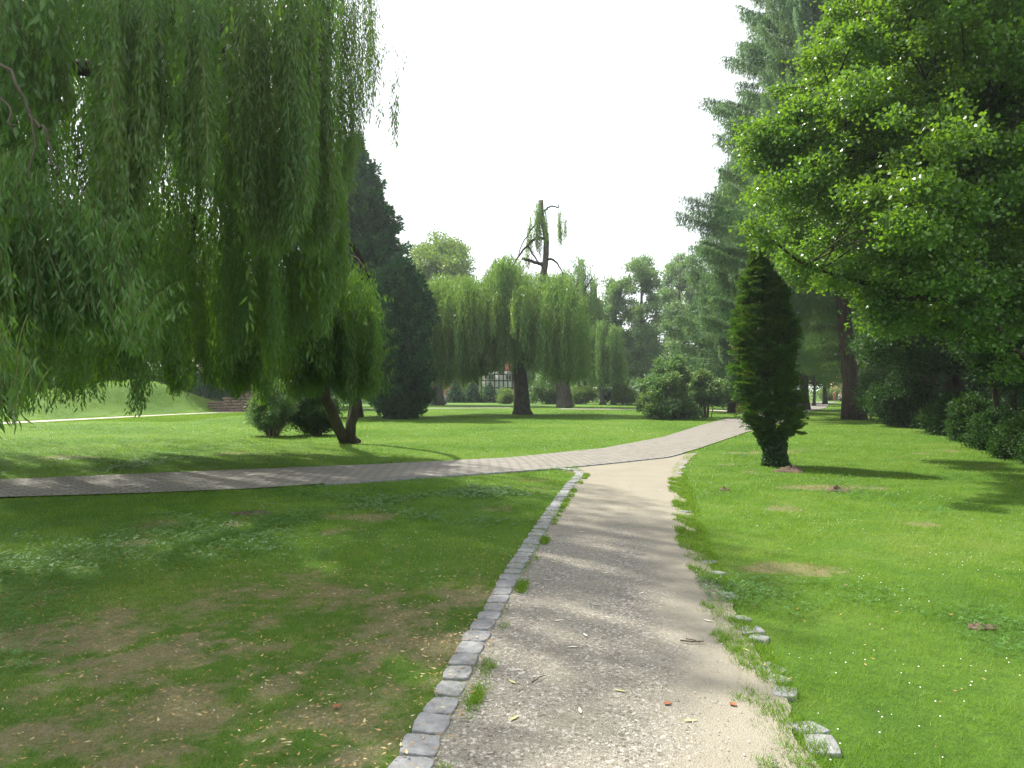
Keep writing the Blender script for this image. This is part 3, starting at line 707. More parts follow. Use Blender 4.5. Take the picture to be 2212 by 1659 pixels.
def bprep(d, px, py):
    x, y = (px*K-512)/F*d, d; return np.array([x, y, float(H(x, y))-.05])
def broad_tree(name, label, cat, base, top, r, poly, d, nb, rb, depth, nleaf, lL, lW, mat, bmat, group=None, nl=10, extra=None, shape='diamond', lean=None, flat=.75, trunk_top_r=.35):
    """base/top world points of the trunk; crown filled from its outline"""
    t = thing(name, label, cat, tuple(base), group)
    C, R = poly_blobs(poly, d, nb, rb, depth)
    if extra is not None: C = np.vstack([C, extra[0]]); R = np.r_[R, extra[1]]
    mb = MB(); mid = [base*(1-q)+top*q+np.array([math.sin(q*5+base[0])*r*.5, 0, 0]) for q in (.3, .65)]
    tp_ = curve_pts([base, *mid, top], 12); rr = np.linspace(r, r*trunk_top_r, len(tp_)); rr[0] *= 1.45; rr[1] *= 1.08
    mb.tube(tp_, rr, 10, rough=.10)
    limbs(mb, tp_[len(tp_)//3:], C, nl, r*.38)
    mb.build('trunk', bmat, t, smooth_=True)
    lv = Leaves(); blob_leaves(lv, C, R, nleaf, lL, lW, shape, flat, shell=.05); lv.build('crown', mat, t); return t
def bush(name, label, cat, poly, d, nb, rb, depth, nleaf, lL, lW, mat, group=None, stems=8, sr=.02, basepx=None, flat=.8, shape='diamond', z0=None):
    poly = np.array(poly, float); bx = basepx if basepx is not None else (poly[:, 0].min()+poly[:, 0].max())/2
    x = (bx*K-512)/F*d; z = float(H(x, d)) if z0 is None else z0
    t = thing(name, label, cat, (x, d, z), group); C, R = poly_blobs(poly, d, int(nb*1.2), rb, depth); R = R*(.5+.95*rng.random(len(R)))
    C[:, 2] = np.maximum(C[:, 2], z+R*.45)
    mb = MB(); wid = (poly[:, 0].max()-poly[:, 0].min())*K/F*d
    for i in rng.choice(len(C), min(stems, len(C)), replace=False):
        b = np.array([x+(C[i, 0]-x)*.3, d+(C[i, 1]-d)*.3, z-.05]); m = b*.5+C[i]*.5; m[:2] = b[:2]*.65+C[i][:2]*.35
        pts = curve_pts([b, m, C[i]], 7); mb.tube(pts, np.linspace(sr, sr*.3, len(pts)), 5, cap=False)
    mb.build('stem', M['twig'], t)
    lv = Leaves(); blob_leaves(lv, C, R, int(nleaf*.9), lL*1.1, lW*1.1, shape, flat, shell=.0); lv.build('foliage', mat, t); return t

def conifer(name, label, cat, base, topp, r, rad_fn, z_lo, nb, per, lL, lW, mat, bmat, droop=.15, hang=.35, width=.35, tipup=.15, group=None, spray='hang', bl=.03, keep=None):
    base = np.asarray(base, float); topp = np.asarray(topp, float)
    t = thing(name, label, cat, tuple(base), group); mb = MB()
    tp_ = np.array([base*(1-q)+topp*q for q in np.linspace(0, 1, 14)]); rr = np.linspace(r, .04, 14); rr[0] *= 1.6; rr[1] = r*.93
    mb.tube(tp_, rr, 12, rough=.06)
    hgt = topp[2]-base[2]; lv = Leaves()
    for i in range(nb):
        u = z_lo+(1-z_lo)*((i+random.random())/nb)**.92; z = base[2]+hgt*u; a = i*2.39996+random.uniform(-.4, .4)
        o = base*(1-u)+topp*u; Lb = rad_fn(z, a)*random.uniform(.72, 1.1)
        if keep and not keep(z, a): continue
        dv = np.array([math.cos(a), math.sin(a), 0]); sd_ = np.array([-math.sin(a), math.cos(a), 0])
        tt = np.linspace(0, 1, 7); zz = -droop*Lb*np.sin(tt*1.9)+tipup*Lb*tt**3
        ax = o+dv*(tt*Lb)[:, None]; ax[:, 2] += zz
        if Lb > 1.2 and not (keep and z < 10): mb.tube(ax, np.linspace(bl*(.25+Lb*.11), .008, 7), 4, cap=False)
        n = int(per*Lb*(.5+.5*Lb/4)); q0 = .3 if (keep and z < 10) else .12; q = (q0+(1-q0)*rng.random(n)**.75)
        lat = (rng.random(n)*2-1); wl = width*Lb*np.sin(np.clip(q*1.0+.25, 0, 1)*math.pi)**.6*(1-q*.55)
        pz = np.interp(q, tt, zz)
        # side twigs: points gather along a few laterals
        nq = max(4, int(Lb*3.2)); qs = np.round(q*nq)/nq+(rng.random(n)-.5)*.25/nq; q2 = np.clip(qs-abs(lat)*.10, 0, 1.02)
        B = o+dv*(q2*Lb)[:, None]+sd_*(lat*wl)[:, None]; B[:, 2] += pz
        if spray == 'hang':
            hl = rng.random(n)**1.4*hang; B[:, 2] -= hl; D = unit(dv*.35+sd_*(lat*.5)[:, None]+rdir(n)*.45+np.array([0, 0, -.9]))
        elif spray == 'up':
            B[:, 2] += (rng.random(n)-.5)*hang; D = unit(dv*.7+sd_*(lat*.8)[:, None]+rdir(n)*.45+np.array([0, 0, .25]))
        else:
            B[:, 2] -= rng.random(n)*hang*.5; D = unit(dv*.9+sd_*(np.sign(lat)*.7)[:, None]+rdir(n)*.3+np.array([0, 0, -.15]))
        lv.add(B, D, lL*(.5+.8*rng.random(n)), lW*(.7+.6*rng.random(n)), rnd=np.clip(.6*rng.random(n)+.4*random.random(), 0, 1))
    mb.build('trunk', bmat, t, smooth_=True); lv.build('crown', mat, t); return t

# ================================================================== big weeping willow
wb = np.array([*G(752, 957), 0.]); wb[2] = -.05
wl_ = thing('weeping_willow', 'huge weeping willow filling the upper left, forked trunk leaning out of the lawn', 'tree', tuple(wb))
mb = MB()
l1 = curve_pts([wb+[-.05, 0, 0], P(738, 935, 22), P(716, 890, 21.8), P(694, 825, 21.2), P(682, 745, 20.4), P(655, 640, 19.2), P(600, 500, 17.5), P(520, 330, 16), P(430, 120, 15), P(400, -60, 14.5)], 36, .05)
mb.tube(l1, np.interp(np.linspace(0, 1, len(l1)), [0, .05, .2, .6, 1], [.27, .17, .16, .17, .13]), 12, rough=.10)
l2 = curve_pts([wb+[.10, .05, 0], P(756, 930, 22.1), P(765, 885, 22.2), P(768, 840, 22.3), P(775, 760, 22), P(790, 640, 21), P(780, 560, 19.8), P(740, 500, 19)], 24, .04)
mb.tube(l2, np.interp(np.linspace(0, 1, len(l2)), [0, .07, .25, .7, 1], [.30, .17, .15, .12, .05]), 12, rough=.10)
mb.build('trunk', M['bark'], wl_, smooth_=True)
def limb(pts, r0, r1, n=14, jit=.08, par=wl_, mat=None, name='limb'):
    b = MB(); p = curve_pts(pts, n, jit); b.tube(p, np.linspace(r0, r1, len(p)), 8, rough=.12); return b.build(name, mat or M['bark'], par, smooth_=True)
limb([P(560, 420, 16.7), P(480, 330, 14.5), P(330, 200, 12.5), P(200, 150, 11.5), P(95, 135, 10.5), P(20, 60, 9.5)], .22, .07)
limb([P(455, 180, 15.2), P(500, 60, 13), P(560, -60, 11.5), P(640, -160, 10)], .16, .05)
limb([P(490, 40, 12.6), P(480, 90, 12), P(500, 190, 11.6), P(495, 300, 11.4), P(520, 420, 11.2)], .07, .025)
limb([P(440, 120, 15), P(300, -60, 12), P(200, -160, 9.5), P(100, -260, 7.5)], .18, .05)
limb([P(640, 520, 18.2), P(560, 445, 17), P(500, 420, 15.5), P(455, 405, 14.5)], .09, .03)
limb([P(700, 530, 19), P(735, 540, 18.2), P(770, 560, 17.6), P(800, 600, 17.2)], .07, .02)
limb([P(430, 400, 14.6), P(420, 470, 14.3), P(418, 520, 14.1), P(408, 560, 14)], .06, .02)
limb([P(-30, 120, 6.6), P(35, 180, 6.5), P(62, 240, 6.4), P(72, 310, 6.3), P(58, 380, 6.2)], .016, .007, mat=M['twigbrown'])
limb([P(62, 235, 6.4), P(90, 280, 6.4), P(112, 330, 6.3), P(122, 380, 6.2)], .016, .007, mat=M['twigbrown'])
limb([P(-20, 160, 6.2), P(10, 230, 6.2), P(30, 290, 6.1)], .014, .006, mat=M['twigbrown'])
lv = Leaves(); tw = []
near = dict(spacing=.023, lL=.098, lW=.021, open_=.5, twig=tw)
curtain(lv, [(165, -90), (190, -120), (330, -120), (345, -60)], [(165, 380), (220, 480), (300, 470), (345, 300)], 7.8, .7, 115, clumps=7, rag=.2, start=.35, **near)
curtain(lv, [(365, -90), (445, -90)], [(365, 380), (410, 440), (445, 360)], 8.0, .3, 48, clumps=3, rag=.12, start=.3, **near)
curtain(lv, [(500, -140), (670, -140)], [(500, 420), (560, 520), (620, 530), (670, 470)], 9.0, .7, 150, clumps=7, rag=.12, start=.4, **near)
curtain(lv, [(655, -140), (740, -120)], [(655, 500), (700, 540), (740, 500)], 10.5, .6, 85, clumps=4, rag=.15, start=.4, **near)
curtain(lv, [(730, -150), (770, -120)], [(730, 410), (770, 370)], 11.3, .5, 34, clumps=4, rag=.25, start=.45, spacing=.03, lL=.10, lW=.016, open_=.5, twig=tw)
curtain(lv, [(765, -120), (815, -70), (832, 0)], [(765, 330), (800, 240), (832, 150)], 12, .5, 24, clumps=5, rag=.3, start=.5, spacing=.032, lL=.10, lW=.016, open_=.5, twig=tw)
curtain(lv, [(846, 45), (866, 60)], [(846, 325), (866, 350)], 11.5, .1, 4, clumps=2, rag=.2, start=.3, spacing=.035, lL=.10, lW=.017, open_=.5, twig=tw, sway=.04)
curtain(lv, [(806, 210), (814, 215)], [(806, 275), (814, 280)], 11.5, .1, 2, rag=.2, start=.1, spacing=.03, lL=.10, lW=.016)
# near mass lower left, arching over a bough
curtain(lv, [(-120, 230), (0, 270), (60, 300), (130, 340), (190, 410), (240, 480), (280, 560), (292, 640)], [(-120, 800), (0, 760), (60, 700), (130, 740), (200, 690), (292, 770)], 7.0, .9, 330, clumps=17, rag=.18, start=.42, outm=.5, **near)
curtain(lv, [(-110, 560), (-10, 600), (16, 660)], [(-110, 960), (-10, 930), (16, 880)], 4.2, .3, 26, clumps=4, rag=.1, start=.4, spacing=.018, lL=.095, lW=.016, open_=.55, twig=tw)
curtain(lv, [(-60, -120), (60, -120), (170, -110)], [(-60, 330), (70, 260), (170, 250)], 8.5, 1.2, 120, clumps=9, rag=.25, start=.4, **near)
# middle depth curtains
mid = dict(spacing=.036, lL=.11, lW=.026, open_=.45)
curtain(lv, [(-100, 150), (100, 120), (300, 200), (500, 180), (700, 200), (738, 330)], [(-100, 830), (100, 830), (300, 840), (450, 790), (600, 820), (738, 640)], 13, 2.2, 500, clumps=44, rag=.18, start=.5, **mid)
curtain(lv, [(-100, 420), (150, 420), (300, 450), (500, 440), (690, 470)], [(-100, 850), (150, 860), (300, 810), (500, 850), (690, 790)], 17.5, 2.5, 640, clumps=40, rag=.14, start=.5, **mid)
curtain(lv, [(-100, -120), (200, -120), (400, -120), (600, -120), (735, -120)], [(-100, 500), (200, 500), (400, 450), (600, 560), (735, 520)], 13.5, 1.6, 210, clumps=26, rag=.3, start=.55, clw=.10, **mid)
# lower right dome in front of the trunk
curtain(lv, [(640, 640), (655, 585), (690, 545), (735, 540), (775, 562), (800, 610), (815, 680), (825, 760)], [(640, 800), (700, 830), (735, 860), (775, 850), (825, 870)], 17.6, 1.5, 420, clumps=16, rag=.16, start=.45, outm=.5, spacing=.034, lL=.115, lW=.026, open_=.45)
curtain(lv, [(470, 560), (560, 530), (650, 560), (710, 600)], [(470, 830), (560, 860), (650, 860), (710, 840)], 18.5, 1.2, 340, clumps=13, rag=.15, start=.5, **mid)
# upper canopy (shades the lawn)
dome_strands(lv, (-8.4, 13.6), 6.4, 7.6, 15.5, 7.0, 1150, 5.0, .075, .18, .042, sway=.08)
dome_strands(lv, (-11, 12.5), 7.5, 7.5, 14.5, 7., 2600, 2.2, .08, .18, .042, sway=.08)
dome_strands(lv, (-12, 18.5), 8, 8, 14., 7., 1500, 2.6, .08, .18, .042, sway=.08, pxmax=560)
lv.build('crown', M['willow'], wl_)
V = np.vstack(tw); mesh('twigs', V, np.arange(len(V)).reshape(-1, 4), solid('willow_shoot', (.16, .17, .06), .6, .2), wl_)

# ================================================================== middle willow
mbse = np.array([*G(1128, 895), -.05])
mw = thing('weeping_willow', 'central weeping willow with a tall cut stem sticking out of its crown', 'tree', tuple(mbse))
mb = MB(); d = 48
tr = curve_pts([mbse, P(1127, 870, d), P(1125, 820, d), P(1119, 765, d), P(1120, 735, d), P(1135, 705, d), P(1158, 670, d), P(1170, 620, d), P(1177, 570, d), P(1180, 535, d), P(1177, 500, d), P(1170, 470, d), P(1168, 433, d)], 40, .05)
mb.tube(tr, np.interp(np.linspace(0, 1, len(tr)), [0, .04, .12, .3, .5, .75, .92, 1], [.75, .56, .50, .40, .24, .19, .18, .17]), 12, rough=.10)
mb.build('trunk', M['bark_grey'], mw, smooth_=True)
ml = lambda pts, r0, r1: limb([P(a, b, d+c) for a, b, c in pts], r0, r1, 12, .06, mw, M['bark'])
ml([(1119, 775, 0), (1105, 760, -.4), (1080, 742, -.8), (1055, 728, -1.2), (1030, 690, -1.6), (1000, 640, -2)], .27, .08)
ml([(1120, 740, 0), (1112, 690, -.5), (1090, 640, -1), (1078, 590, -1)], .16, .04)
ml([(1173, 515, 0), (1158, 514, -.2), (1140, 530, -.3), (1125, 547, -.5), (1108, 575, -.6)], .10, .05)
ml([(1140, 530, -.3), (1155, 555, -.3), (1172, 578, -.5), (1185, 600, -.7), (1190, 625, -.9)], .06, .03)
ml([(1160, 480, -.1), (1142, 505, -.2), (1127, 530, -.4), (1118, 560, -.5)], .05, .03)
ml([(1176, 457, 0), (1184, 448, -.2), (1196, 446, -.2), (1206, 448, -.2)], .07, .04)
ml([(1206, 450, -.2), (1207, 441, -.2)], .04, .03)
ml([(1180, 560, 0), (1196, 562, -.3), (1208, 575, -.6), (1217, 595, -.8)], .09, .03)
ml([(1172, 570, 0), (1150, 565, -.3), (1128, 558, -.5)], .12, .10)
ml([(1160, 660, 0), (1185, 640, .8), (1220, 625, 1.6), (1250, 640, 2.4)], .15, .05)
TOPO = .05; lv = Leaves(); mk = dict(spacing=.08, lL=.19, lW=.05, open_=.42, sway=.08, outm=.8)
curtain(lv, [(903, 660), (915, 605), (960, 583), (1010, 590), (1050, 612), (1072, 655)], [(903, 800), (960, 835), (1010, 825), (1072, 810)], 46.5, 2.6, 620, clumps=26, rag=.14, start=.5, **mk)
curtain(lv, [(1040, 640), (1052, 572), (1080, 545), (1108, 548), (1132, 580), (1145, 640)], [(1040, 800), (1080, 800), (1145, 790)], 46, 1.8, 420, clumps=17, rag=.16, start=.5, **mk)
curtain(lv, [(1135, 650), (1150, 600), (1170, 615), (1200, 590), (1235, 600), (1258, 660), (1266, 720)], [(1135, 800), (1170, 790), (1220, 830), (1266, 800)], 46, 2., 460, clumps=18, rag=.15, start=.5, **mk)
curtain(lv, [(930, 690), (1000, 640), (1090, 600), (1180, 570), (1260, 620)], [(930, 815), (1010, 820), (1090, 740), (1180, 820), (1260, 820)], 50.5, 2., 560, clumps=30, rag=.15, start=.6, **mk)
curtain(lv, [(1035, 650), (1055, 610), (1085, 600)], [(1035, 815), (1055, 790), (1085, 800)], 47.5, 1.5, 190, clumps=7, rag=.2, start=.5, **mk)
curtain(lv, [(1137, 480), (1146, 455), (1160, 447)], [(1137, 580), (1146, 550), (1160, 520)], 47.8, .4, 22, clumps=4, rag=.3, start=.5, mincut=.4, **mk)
curtain(lv, [(1148, 446), (1165, 428), (1182, 440)], [(1150, 510), (1165, 555), (1182, 520)], 47.5, .5, 34, clumps=4, rag=.3, start=.4, spacing=.07, lL=.17, lW=.036, outm=.3)
curtain(lv, [(1203, 447), (1213, 450), (1222, 470)], [(1203, 510), (1213, 530), (1222, 515)], 47.8, .4, 34, clumps=3, rag=.3, start=.5, spacing=.07, lL=.17, lW=.036, outm=.2)
curtain(lv, [(1112, 560), (1145, 540)], [(1112, 610), (1145, 600)], 47.8, .4, 14, rag=.3, start=.5, **mk)
curtain(lv, [(903, 650), (915, 608), (960, 588), (1010, 592), (1048, 606), (1062, 570), (1085, 550), (1110, 552), (1130, 580), (1150, 596), (1200, 590), (1235, 598), (1258, 640), (1272, 700)], [(903, 790), (960, 830), (1030, 775), (1045, 728), (1110, 728), (1150, 790), (1210, 830), (1272, 810)], 46.5, 2.6, 620, rag=.12, start=.6, **mk)
curtain(lv, [(908, 670), (960, 620), (1050, 640), (1130, 610), (1200, 625), (1272, 680)], [(908, 820), (1000, 835), (1055, 735), (1120, 730), (1160, 800), (1272, 825)], 45.5, 3., 460, clumps=34, rag=.14, start=.6, **mk)
curtain(lv, [(1050, 600), (1100, 560), (1180, 585), (1225, 575), (1262, 640)], [(1050, 790), (1110, 760), (1180, 800), (1262, 820)], 49, 1.5, 300, clumps=20, rag=.14, start=.55, **mk)
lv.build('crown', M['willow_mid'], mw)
b2 = np.array([*G(1221, 880), -.05]); d2 = b2[1]
w2 = thing('weeping_willow', 'farther weeping willow just right of the central willow, broad trunk in its shade', 'tree', tuple(b2)); mb = MB()
t2 = curve_pts([b2, P(1218, 850, d2), P(1216, 810, d2), P(1225, 740, d2), P(1240, 660, d2), P(1255, 590, d2)], 20, .08)
mb.tube(t2, np.interp(np.linspace(0, 1, len(t2)), [0, .08, .3, 1], [.95, .72, .62, .2]), 12, rough=.1)
for e in ((1300, 690), (1330, 730), (1200, 600), (1280, 600)): mb.tube(curve_pts([P(1222, 755, d2), P((1222+e[0])/2, (740+e[1])/2-20, d2), P(*e, d2-1)], 8), np.linspace(.25, .06, len(curve_pts([P(0, 0, 1)]*3, 8))), 6)
mb.build('trunk', M['bark_grey'], w2, smooth_=True)
lv = Leaves(); bk = dict(spacing=.10, lL=.25, lW=.065, open_=.42, sway=.1, outm=1.)
curtain(lv, [(1200, 600), (1225, 560), (1250, 548), (1275, 565), (1292, 610), (1300, 660)], [(1200, 780), (1250, 800), (1300, 790)], d2, 3., 380, clumps=20, rag=.12, start=.55, **bk)
curtain(lv, [(1268, 720), (1285, 690), (1310, 682), (1335, 705), (1350, 770)], [(1268, 800), (1310, 830), (1350, 825)], d2-4, 2.2, 330, clumps=14, rag=.12, start=.5, **bk)
curtain(lv, [(1180, 660), (1230, 620), (1300, 640)], [(1180, 840), (1240, 830), (1300, 830)], d2+1, 2.5, 260, clumps=16, rag=.12, start=.5, **bk)
curtain(lv, [(1130, 620), (1200, 590)], [(1130, 830), (1200, 830)], d2+1, 2.5, 130, clumps=9, rag=.12, start=.5, **bk)
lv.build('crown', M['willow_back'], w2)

# ================================================================== dark cypress left of the middle willow
d = 44.
pf = lambda pts: (lambda z: float(np.interp(z, [q[0] for q in pts], [q[1] for q in pts])))
zpx = lambda py, d: CH+(HY-py*K)/F*d
cr = pf([(0, 1.2), (zpx(850, d), 2.4), (zpx(790, d), 3.7), (zpx(700, d), 4.1), (zpx(600, d), 3.4), (zpx(520, d), 2.9), (zpx(440, d), 2.2), (zpx(360, d), 1.2), (zpx(295, d), .15)])
bs = P(768, 0, d); bs[2] = -.05; tp2 = P(768, 292, d)
conifer('cypress_tree', 'tall dark blue green conifer beyond the hanging edge of the big willow', 'tree', bs, tp2, .32, lambda z, a: cr(z)*(.88+.16*math.sin(3*a+z*1.3)+.14*math.sin(5*a-z*2.1)), .08, 620, 210, .26, .10, M['cypress'], M['bark_larch'], droop=.06, hang=.5, width=.28, tipup=.22, spray='up')
d = 41.; cr2 = pf([(0, 1.5), (zpx(850, d), 1.8), (zpx(780, d), 2.1), (zpx(700, d), 2.2), (zpx(640, d), 1.6), (zpx(590, d), .9), (zpx(555, d), .1)])
bs = P(868, 0, d); bs[2] = -.05
conifer('cypress_tree', 'lower dark conifer bulging out at the foot of the taller one', 'tree', bs, P(862, 552, d), .2, lambda z, a: cr2(z)*(.88+.2*math.sin(2*a+z)+.12*math.sin(5*a+2*z)), .012, 300, 230, .24, .09, M['cypress'], M['bark_larch'], droop=.05, hang=.45, width=.28, tipup=.2, spray='up')

# ================================================================== larches
bl = np.array([*G(1845, 906), 0.]); d = bl[1]; bl[2] = float(H(bl[0], bl[1]))-.05
top = P(1745, -110, d-1.); u_ = top-bl
lr = pf([(0, 3.), (3.2, 5.5), (5.2, 7.9), (8., 8.3), (10.9, 8.4), (14, 7.6), (18, 6.2), (21., 4.8), (24.5, 3.4), (29, .3)])
def keepl(z, a): return not (z < 9.5 and (math.sin(a) < -.05 or math.cos(a) > .5) and not (math.cos(a) < -.93)) and not (z < 6.8 and random.random() < .6)
lt = conifer('larch_tree', 'tall larch whose dark bare trunk leans left on the lawn at right, long drooping boughs', 'tree', bl, top, .44, lambda z, a: lr(z)*(.9+.12*math.sin(5*a+z)), .10, 430, 430, .20, .032,
             M['larch'], M['bark_larch'], droop=.14, hang=.75, width=.26, tipup=.16, spray='hang', bl=.035, keep=keepl)
mb = MB()
V = []
heap_c = bl.copy()
d = 53.; bs = P(1585, 0, d); bs[2] = -.05; l2r = pf([(0, 2.5), (3, 4.6), (7, 4.7), (12, 3.2), (17, 1.6), (20, .2)])
conifer('larch_tree', 'lower larch with pale drooping sprays behind the shrubs by the path bend', 'tree', bs, P(1590, 330, d), .3, lambda z, a: l2r(z)*(.9+.2*math.sin(3*a+z)), .08, 220, 380, .22, .040,
        M['larch'], M['bark_larch'], droop=.10, hang=.8, width=.28, tipup=.15, spray='hang', bl=.035)

# ================================================================== columnar thuja with ivy
bt = np.array([*G(1672, 1006), -.05]); d = bt[1]
th = thing('columnar_evergreen', 'dense dark columnar evergreen with an ivy covered foot beside the path bend', 'tree', tuple(bt)); mb = MB()
mb.tube(curve_pts([bt, P(1668, 975, d), P(1662, 930, d), P(1655, 800, d), P(1648, 600, d)], 14, .02), np.linspace(.13, .03, 14)[:len(curve_pts([bt]*5, 14))], 10, rough=.15)
mb.build('trunk', M['bark_larch'], th, smooth_=True)
ys_ = [538, 560, 600, 650, 700, 760, 800, 860, 900, 925, 945, 965]
xl_ = [1632, 1618, 1604, 1602, 1598, 1596, 1594, 1597, 1602, 1616, 1634, 1645]
xr_ = [1640, 1654, 1680, 1700, 1712, 1716, 1720, 1722, 1728, 1722, 1700, 1690]
n = 2100; y = 540+(965-540)*rng.random(n)**.95; a = rng.random(n)*6.28; xl = np.interp(y, ys_, xl_); xr = np.interp(y, ys_, xr_)
cx = (xl+xr)/2; hr = np.maximum((xr-xl)/2*K/F*d-.10, .04); lump = .62+1.05*(fbm(np.cos(a)*1.6+9, y/24.+np.sin(a)*1.6, 1., 8, 3)-.25)
rr = hr*lump*(1-.45*rng.random(n)**2.2)
C = np.c_[(cx*K-512)/F*d+np.cos(a)*rr, d+np.sin(a)*rr, CH+(HY-y*K)/F*d]
rep = 120; Cc = np.repeat(C, rep, 0); aa = np.repeat(a+rng.normal(size=n)*.35, rep); m = len(Cc)
od = np.c_[np.cos(aa), np.sin(aa), np.zeros(m)]; tg = np.c_[-np.sin(aa), np.cos(aa), np.zeros(m)]
fan = (rng.random(m)*2-1); sz_ = np.repeat(.45+1.1*rng.random(n)**1.5, rep); sz_ = sz_*np.repeat(np.clip(hr/.5, .35, 1), rep); ln = rng.random(m)**.7*.24*sz_; lift = np.repeat(.35+rng.normal(size=n)*.35, rep)
fu = np.repeat(rng.normal(size=n)*.5, rep)
D0 = unit(od*.85+tg*(fan*.62)[:, None]+np.array([0, 0, 1.])*(lift+fan*fu*.5)[:, None]); D = unit(D0+rdir(m)*.35-np.array([0, 0, .12]))
lv = Leaves(); lv.add(Cc+D0*ln[:, None]+rng.normal(size=(m, 3))*.008, D, .05*(.6+.8*rng.random(m)), .015, rnd=np.clip(np.repeat(rng.random(n), rep)*.75+.3*rng.random(m), 0, 1))
lv.build('crown', M['thuja'], th)
n = 2600; y = 945+(1008-945)*rng.random(n); a = rng.random(n)*6.28; r_ = np.interp(y, [945, 975, 1008], [.30, .22, .29])*(.5+.6*rng.random(n))
C = np.c_[(np.interp(y, [945, 1008], [1668, 1673])*K-512)/F*d+np.cos(a)*r_*.9+.03*(y > 960), d+np.sin(a)*r_*.7, np.maximum(CH+(HY-y*K)/F*d, .02)]
lv = Leaves(); D = unit(np.c_[np.cos(a), np.sin(a), -.5+0*a]+rdir(n)*.6); lv.add(C, D, .06, .055, shape='hex'); lv.build('ivy', M['ivy'], th)

# ================================================================== alder, near right
ab = np.array([11.3, 12.6, float(H(11.3, 12.6))-.1]); d = 13.
al = thing('alder_tree', 'near broadleaf tree reaching in from the right edge with glossy round leaves', 'tree', tuple(ab)); mb = MB()
at_ = curve_pts([ab, ab+[-.2, .1, 3], ab+[-.5, .2, 6.5], ab+[-1.0, .3, 10.5], ab+[-1.5, .3, 15]], 20, .06)
mb.tube(at_, np.linspace(.34, .07, len(at_)), 12, rough=.09); mb.build('trunk', M['bark'], al, smooth_=True)
apoly = [(1800, -260), (1790, -20), (1735, 110), (1650, 165), (1635, 260), (1600, 345), (1622, 430), (1625, 500), (1660, 520), (1715, 590), (1765, 635), (1845, 645), (1870, 735), (1920, 720), (2000, 735),
         (2100, 720), (2212, 740), (2480, 700), (2650, 300), (2500, -400), (2100, -700), (1850, -500)]
zpx_ = lambda py, d: CH+(HY-py*K)/F*d
C, R = poly_blobs(apoly, d+1, 950, .46, 3.4, 140)
C[:, 0] = C[:, 0]; sx = (C[:, 0] < 5.5); C[sx, 1] = d+(C[sx, 1]-d)*.45+.6
lw = ((C[:, 0]/C[:, 1]*F+512)/K < 1775) & (C[:, 2] < zpx_(420, 13.)); sc2 = (17.6+rng.random(lw.sum())*1.5)/C[lw, 1]; C[lw, 0] *= sc2; C[lw, 2] = CH+(C[lw, 2]-CH)*sc2; C[lw, 1] *= sc2
R = R*np.where(rng.random(len(R)) < .3, .55, 1.)
LPs = [at_[8:]]
for e0 in [((1900, 620), (1720, 560), (1620, 470)), ((2212, 770), (2110, 660), (1960, 560)), ((2150, 560), (2020, 420), (1820, 300)), ((2212, 420), (2000, 330), (1800, 210)), ((2300, 300), (2080, 120), (1850, 40)),
           ((2200, 100), (2120, 20), (2060, -80)), ((2212, 640), (2100, 560), (1900, 500)), ((2240, 240), (2160, 200), (2000, 170))]:
    pts = [P(e0[0][0]+60, e0[0][1]+20, 12.6)]+[P(*q, 12.8+random.uniform(-.8, .8)) for q in e0]
    pts = [at_[np.argmin(abs(at_[:, 2]-pts[0][2]+.3))], *pts]; LPs.append(curve_pts(pts, 30)); limb(pts, .075, .014, 14, .06, al, M['bark'])
LP = np.vstack(LPs); mb = MB()
for q in range(len(C)):
    dq = np.linalg.norm(LP-C[q], axis=1); k_ = dq.argmin()
    if dq[k_] < 1.9: mb.tube(curve_pts([LP[k_], (LP[k_]+C[q])/2+[0, 0, .12], C[q]], 6, .05), np.linspace(.018, .006, 6)[:len(curve_pts([LP[k_]]*3, 6))], 4, cap=False)
o = mb.build('branchwork', M['bark'], al); tag(o, kind='stuff')
lv = Leaves()
ex_ = np.vstack([q[8::2] for q in LPs[1:]]); ex_ = ex_+rng.normal(size=ex_.shape)*.12
C = np.vstack([C, ex_]); R = np.r_[R, rng.uniform(.26, .44, len(ex_))]
C2 = C.copy(); blob_leaves(lv, C2, R, 500000, .064, .052, 'hex', flat=.55, up=-.15, shell=.05)
lv.build('crown', M['alder'], al)

# ================================================================== trees beyond the lawn
TG = 'broadleaf trees beyond the lawn'
def bt_(label, bpx, d, r, toppy, poly, nb, rb, depth, nleaf, lL, mat, group=TG, nl=10, bmat='bark_grey', lean=0, rat=.55, name='broadleaf_tree'):
    base = bprep(d, bpx, 0); top = P(bpx+lean, toppy, d)
    return broad_tree(name, label, 'tree', base, top, r, poly, d, int(nb*(.95 if mat == 'ash' else 1.5)), rb*(.85 if mat == 'ash' else .95), depth, int(nleaf*(.8 if mat == 'ash' else 1.15)), lL, lL*rat, M[mat], M[bmat], group, nl)
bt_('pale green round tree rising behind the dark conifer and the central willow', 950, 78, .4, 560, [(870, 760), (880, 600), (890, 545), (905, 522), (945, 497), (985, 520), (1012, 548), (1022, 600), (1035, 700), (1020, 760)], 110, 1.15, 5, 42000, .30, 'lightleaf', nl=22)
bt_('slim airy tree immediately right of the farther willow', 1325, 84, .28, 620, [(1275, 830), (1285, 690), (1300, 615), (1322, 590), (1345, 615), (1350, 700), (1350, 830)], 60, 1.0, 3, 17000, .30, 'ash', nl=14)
bt_('tallest airy tree in the gap right of the central willow, sky showing through', 1388, 82, .3, 560, [(1345, 820), (1345, 700), (1338, 620), (1350, 570), (1385, 548), (1415, 565), (1432, 640), (1425, 740), (1440, 820)], 80, .95, 3.2, 24000, .28, 'ash', nl=22)
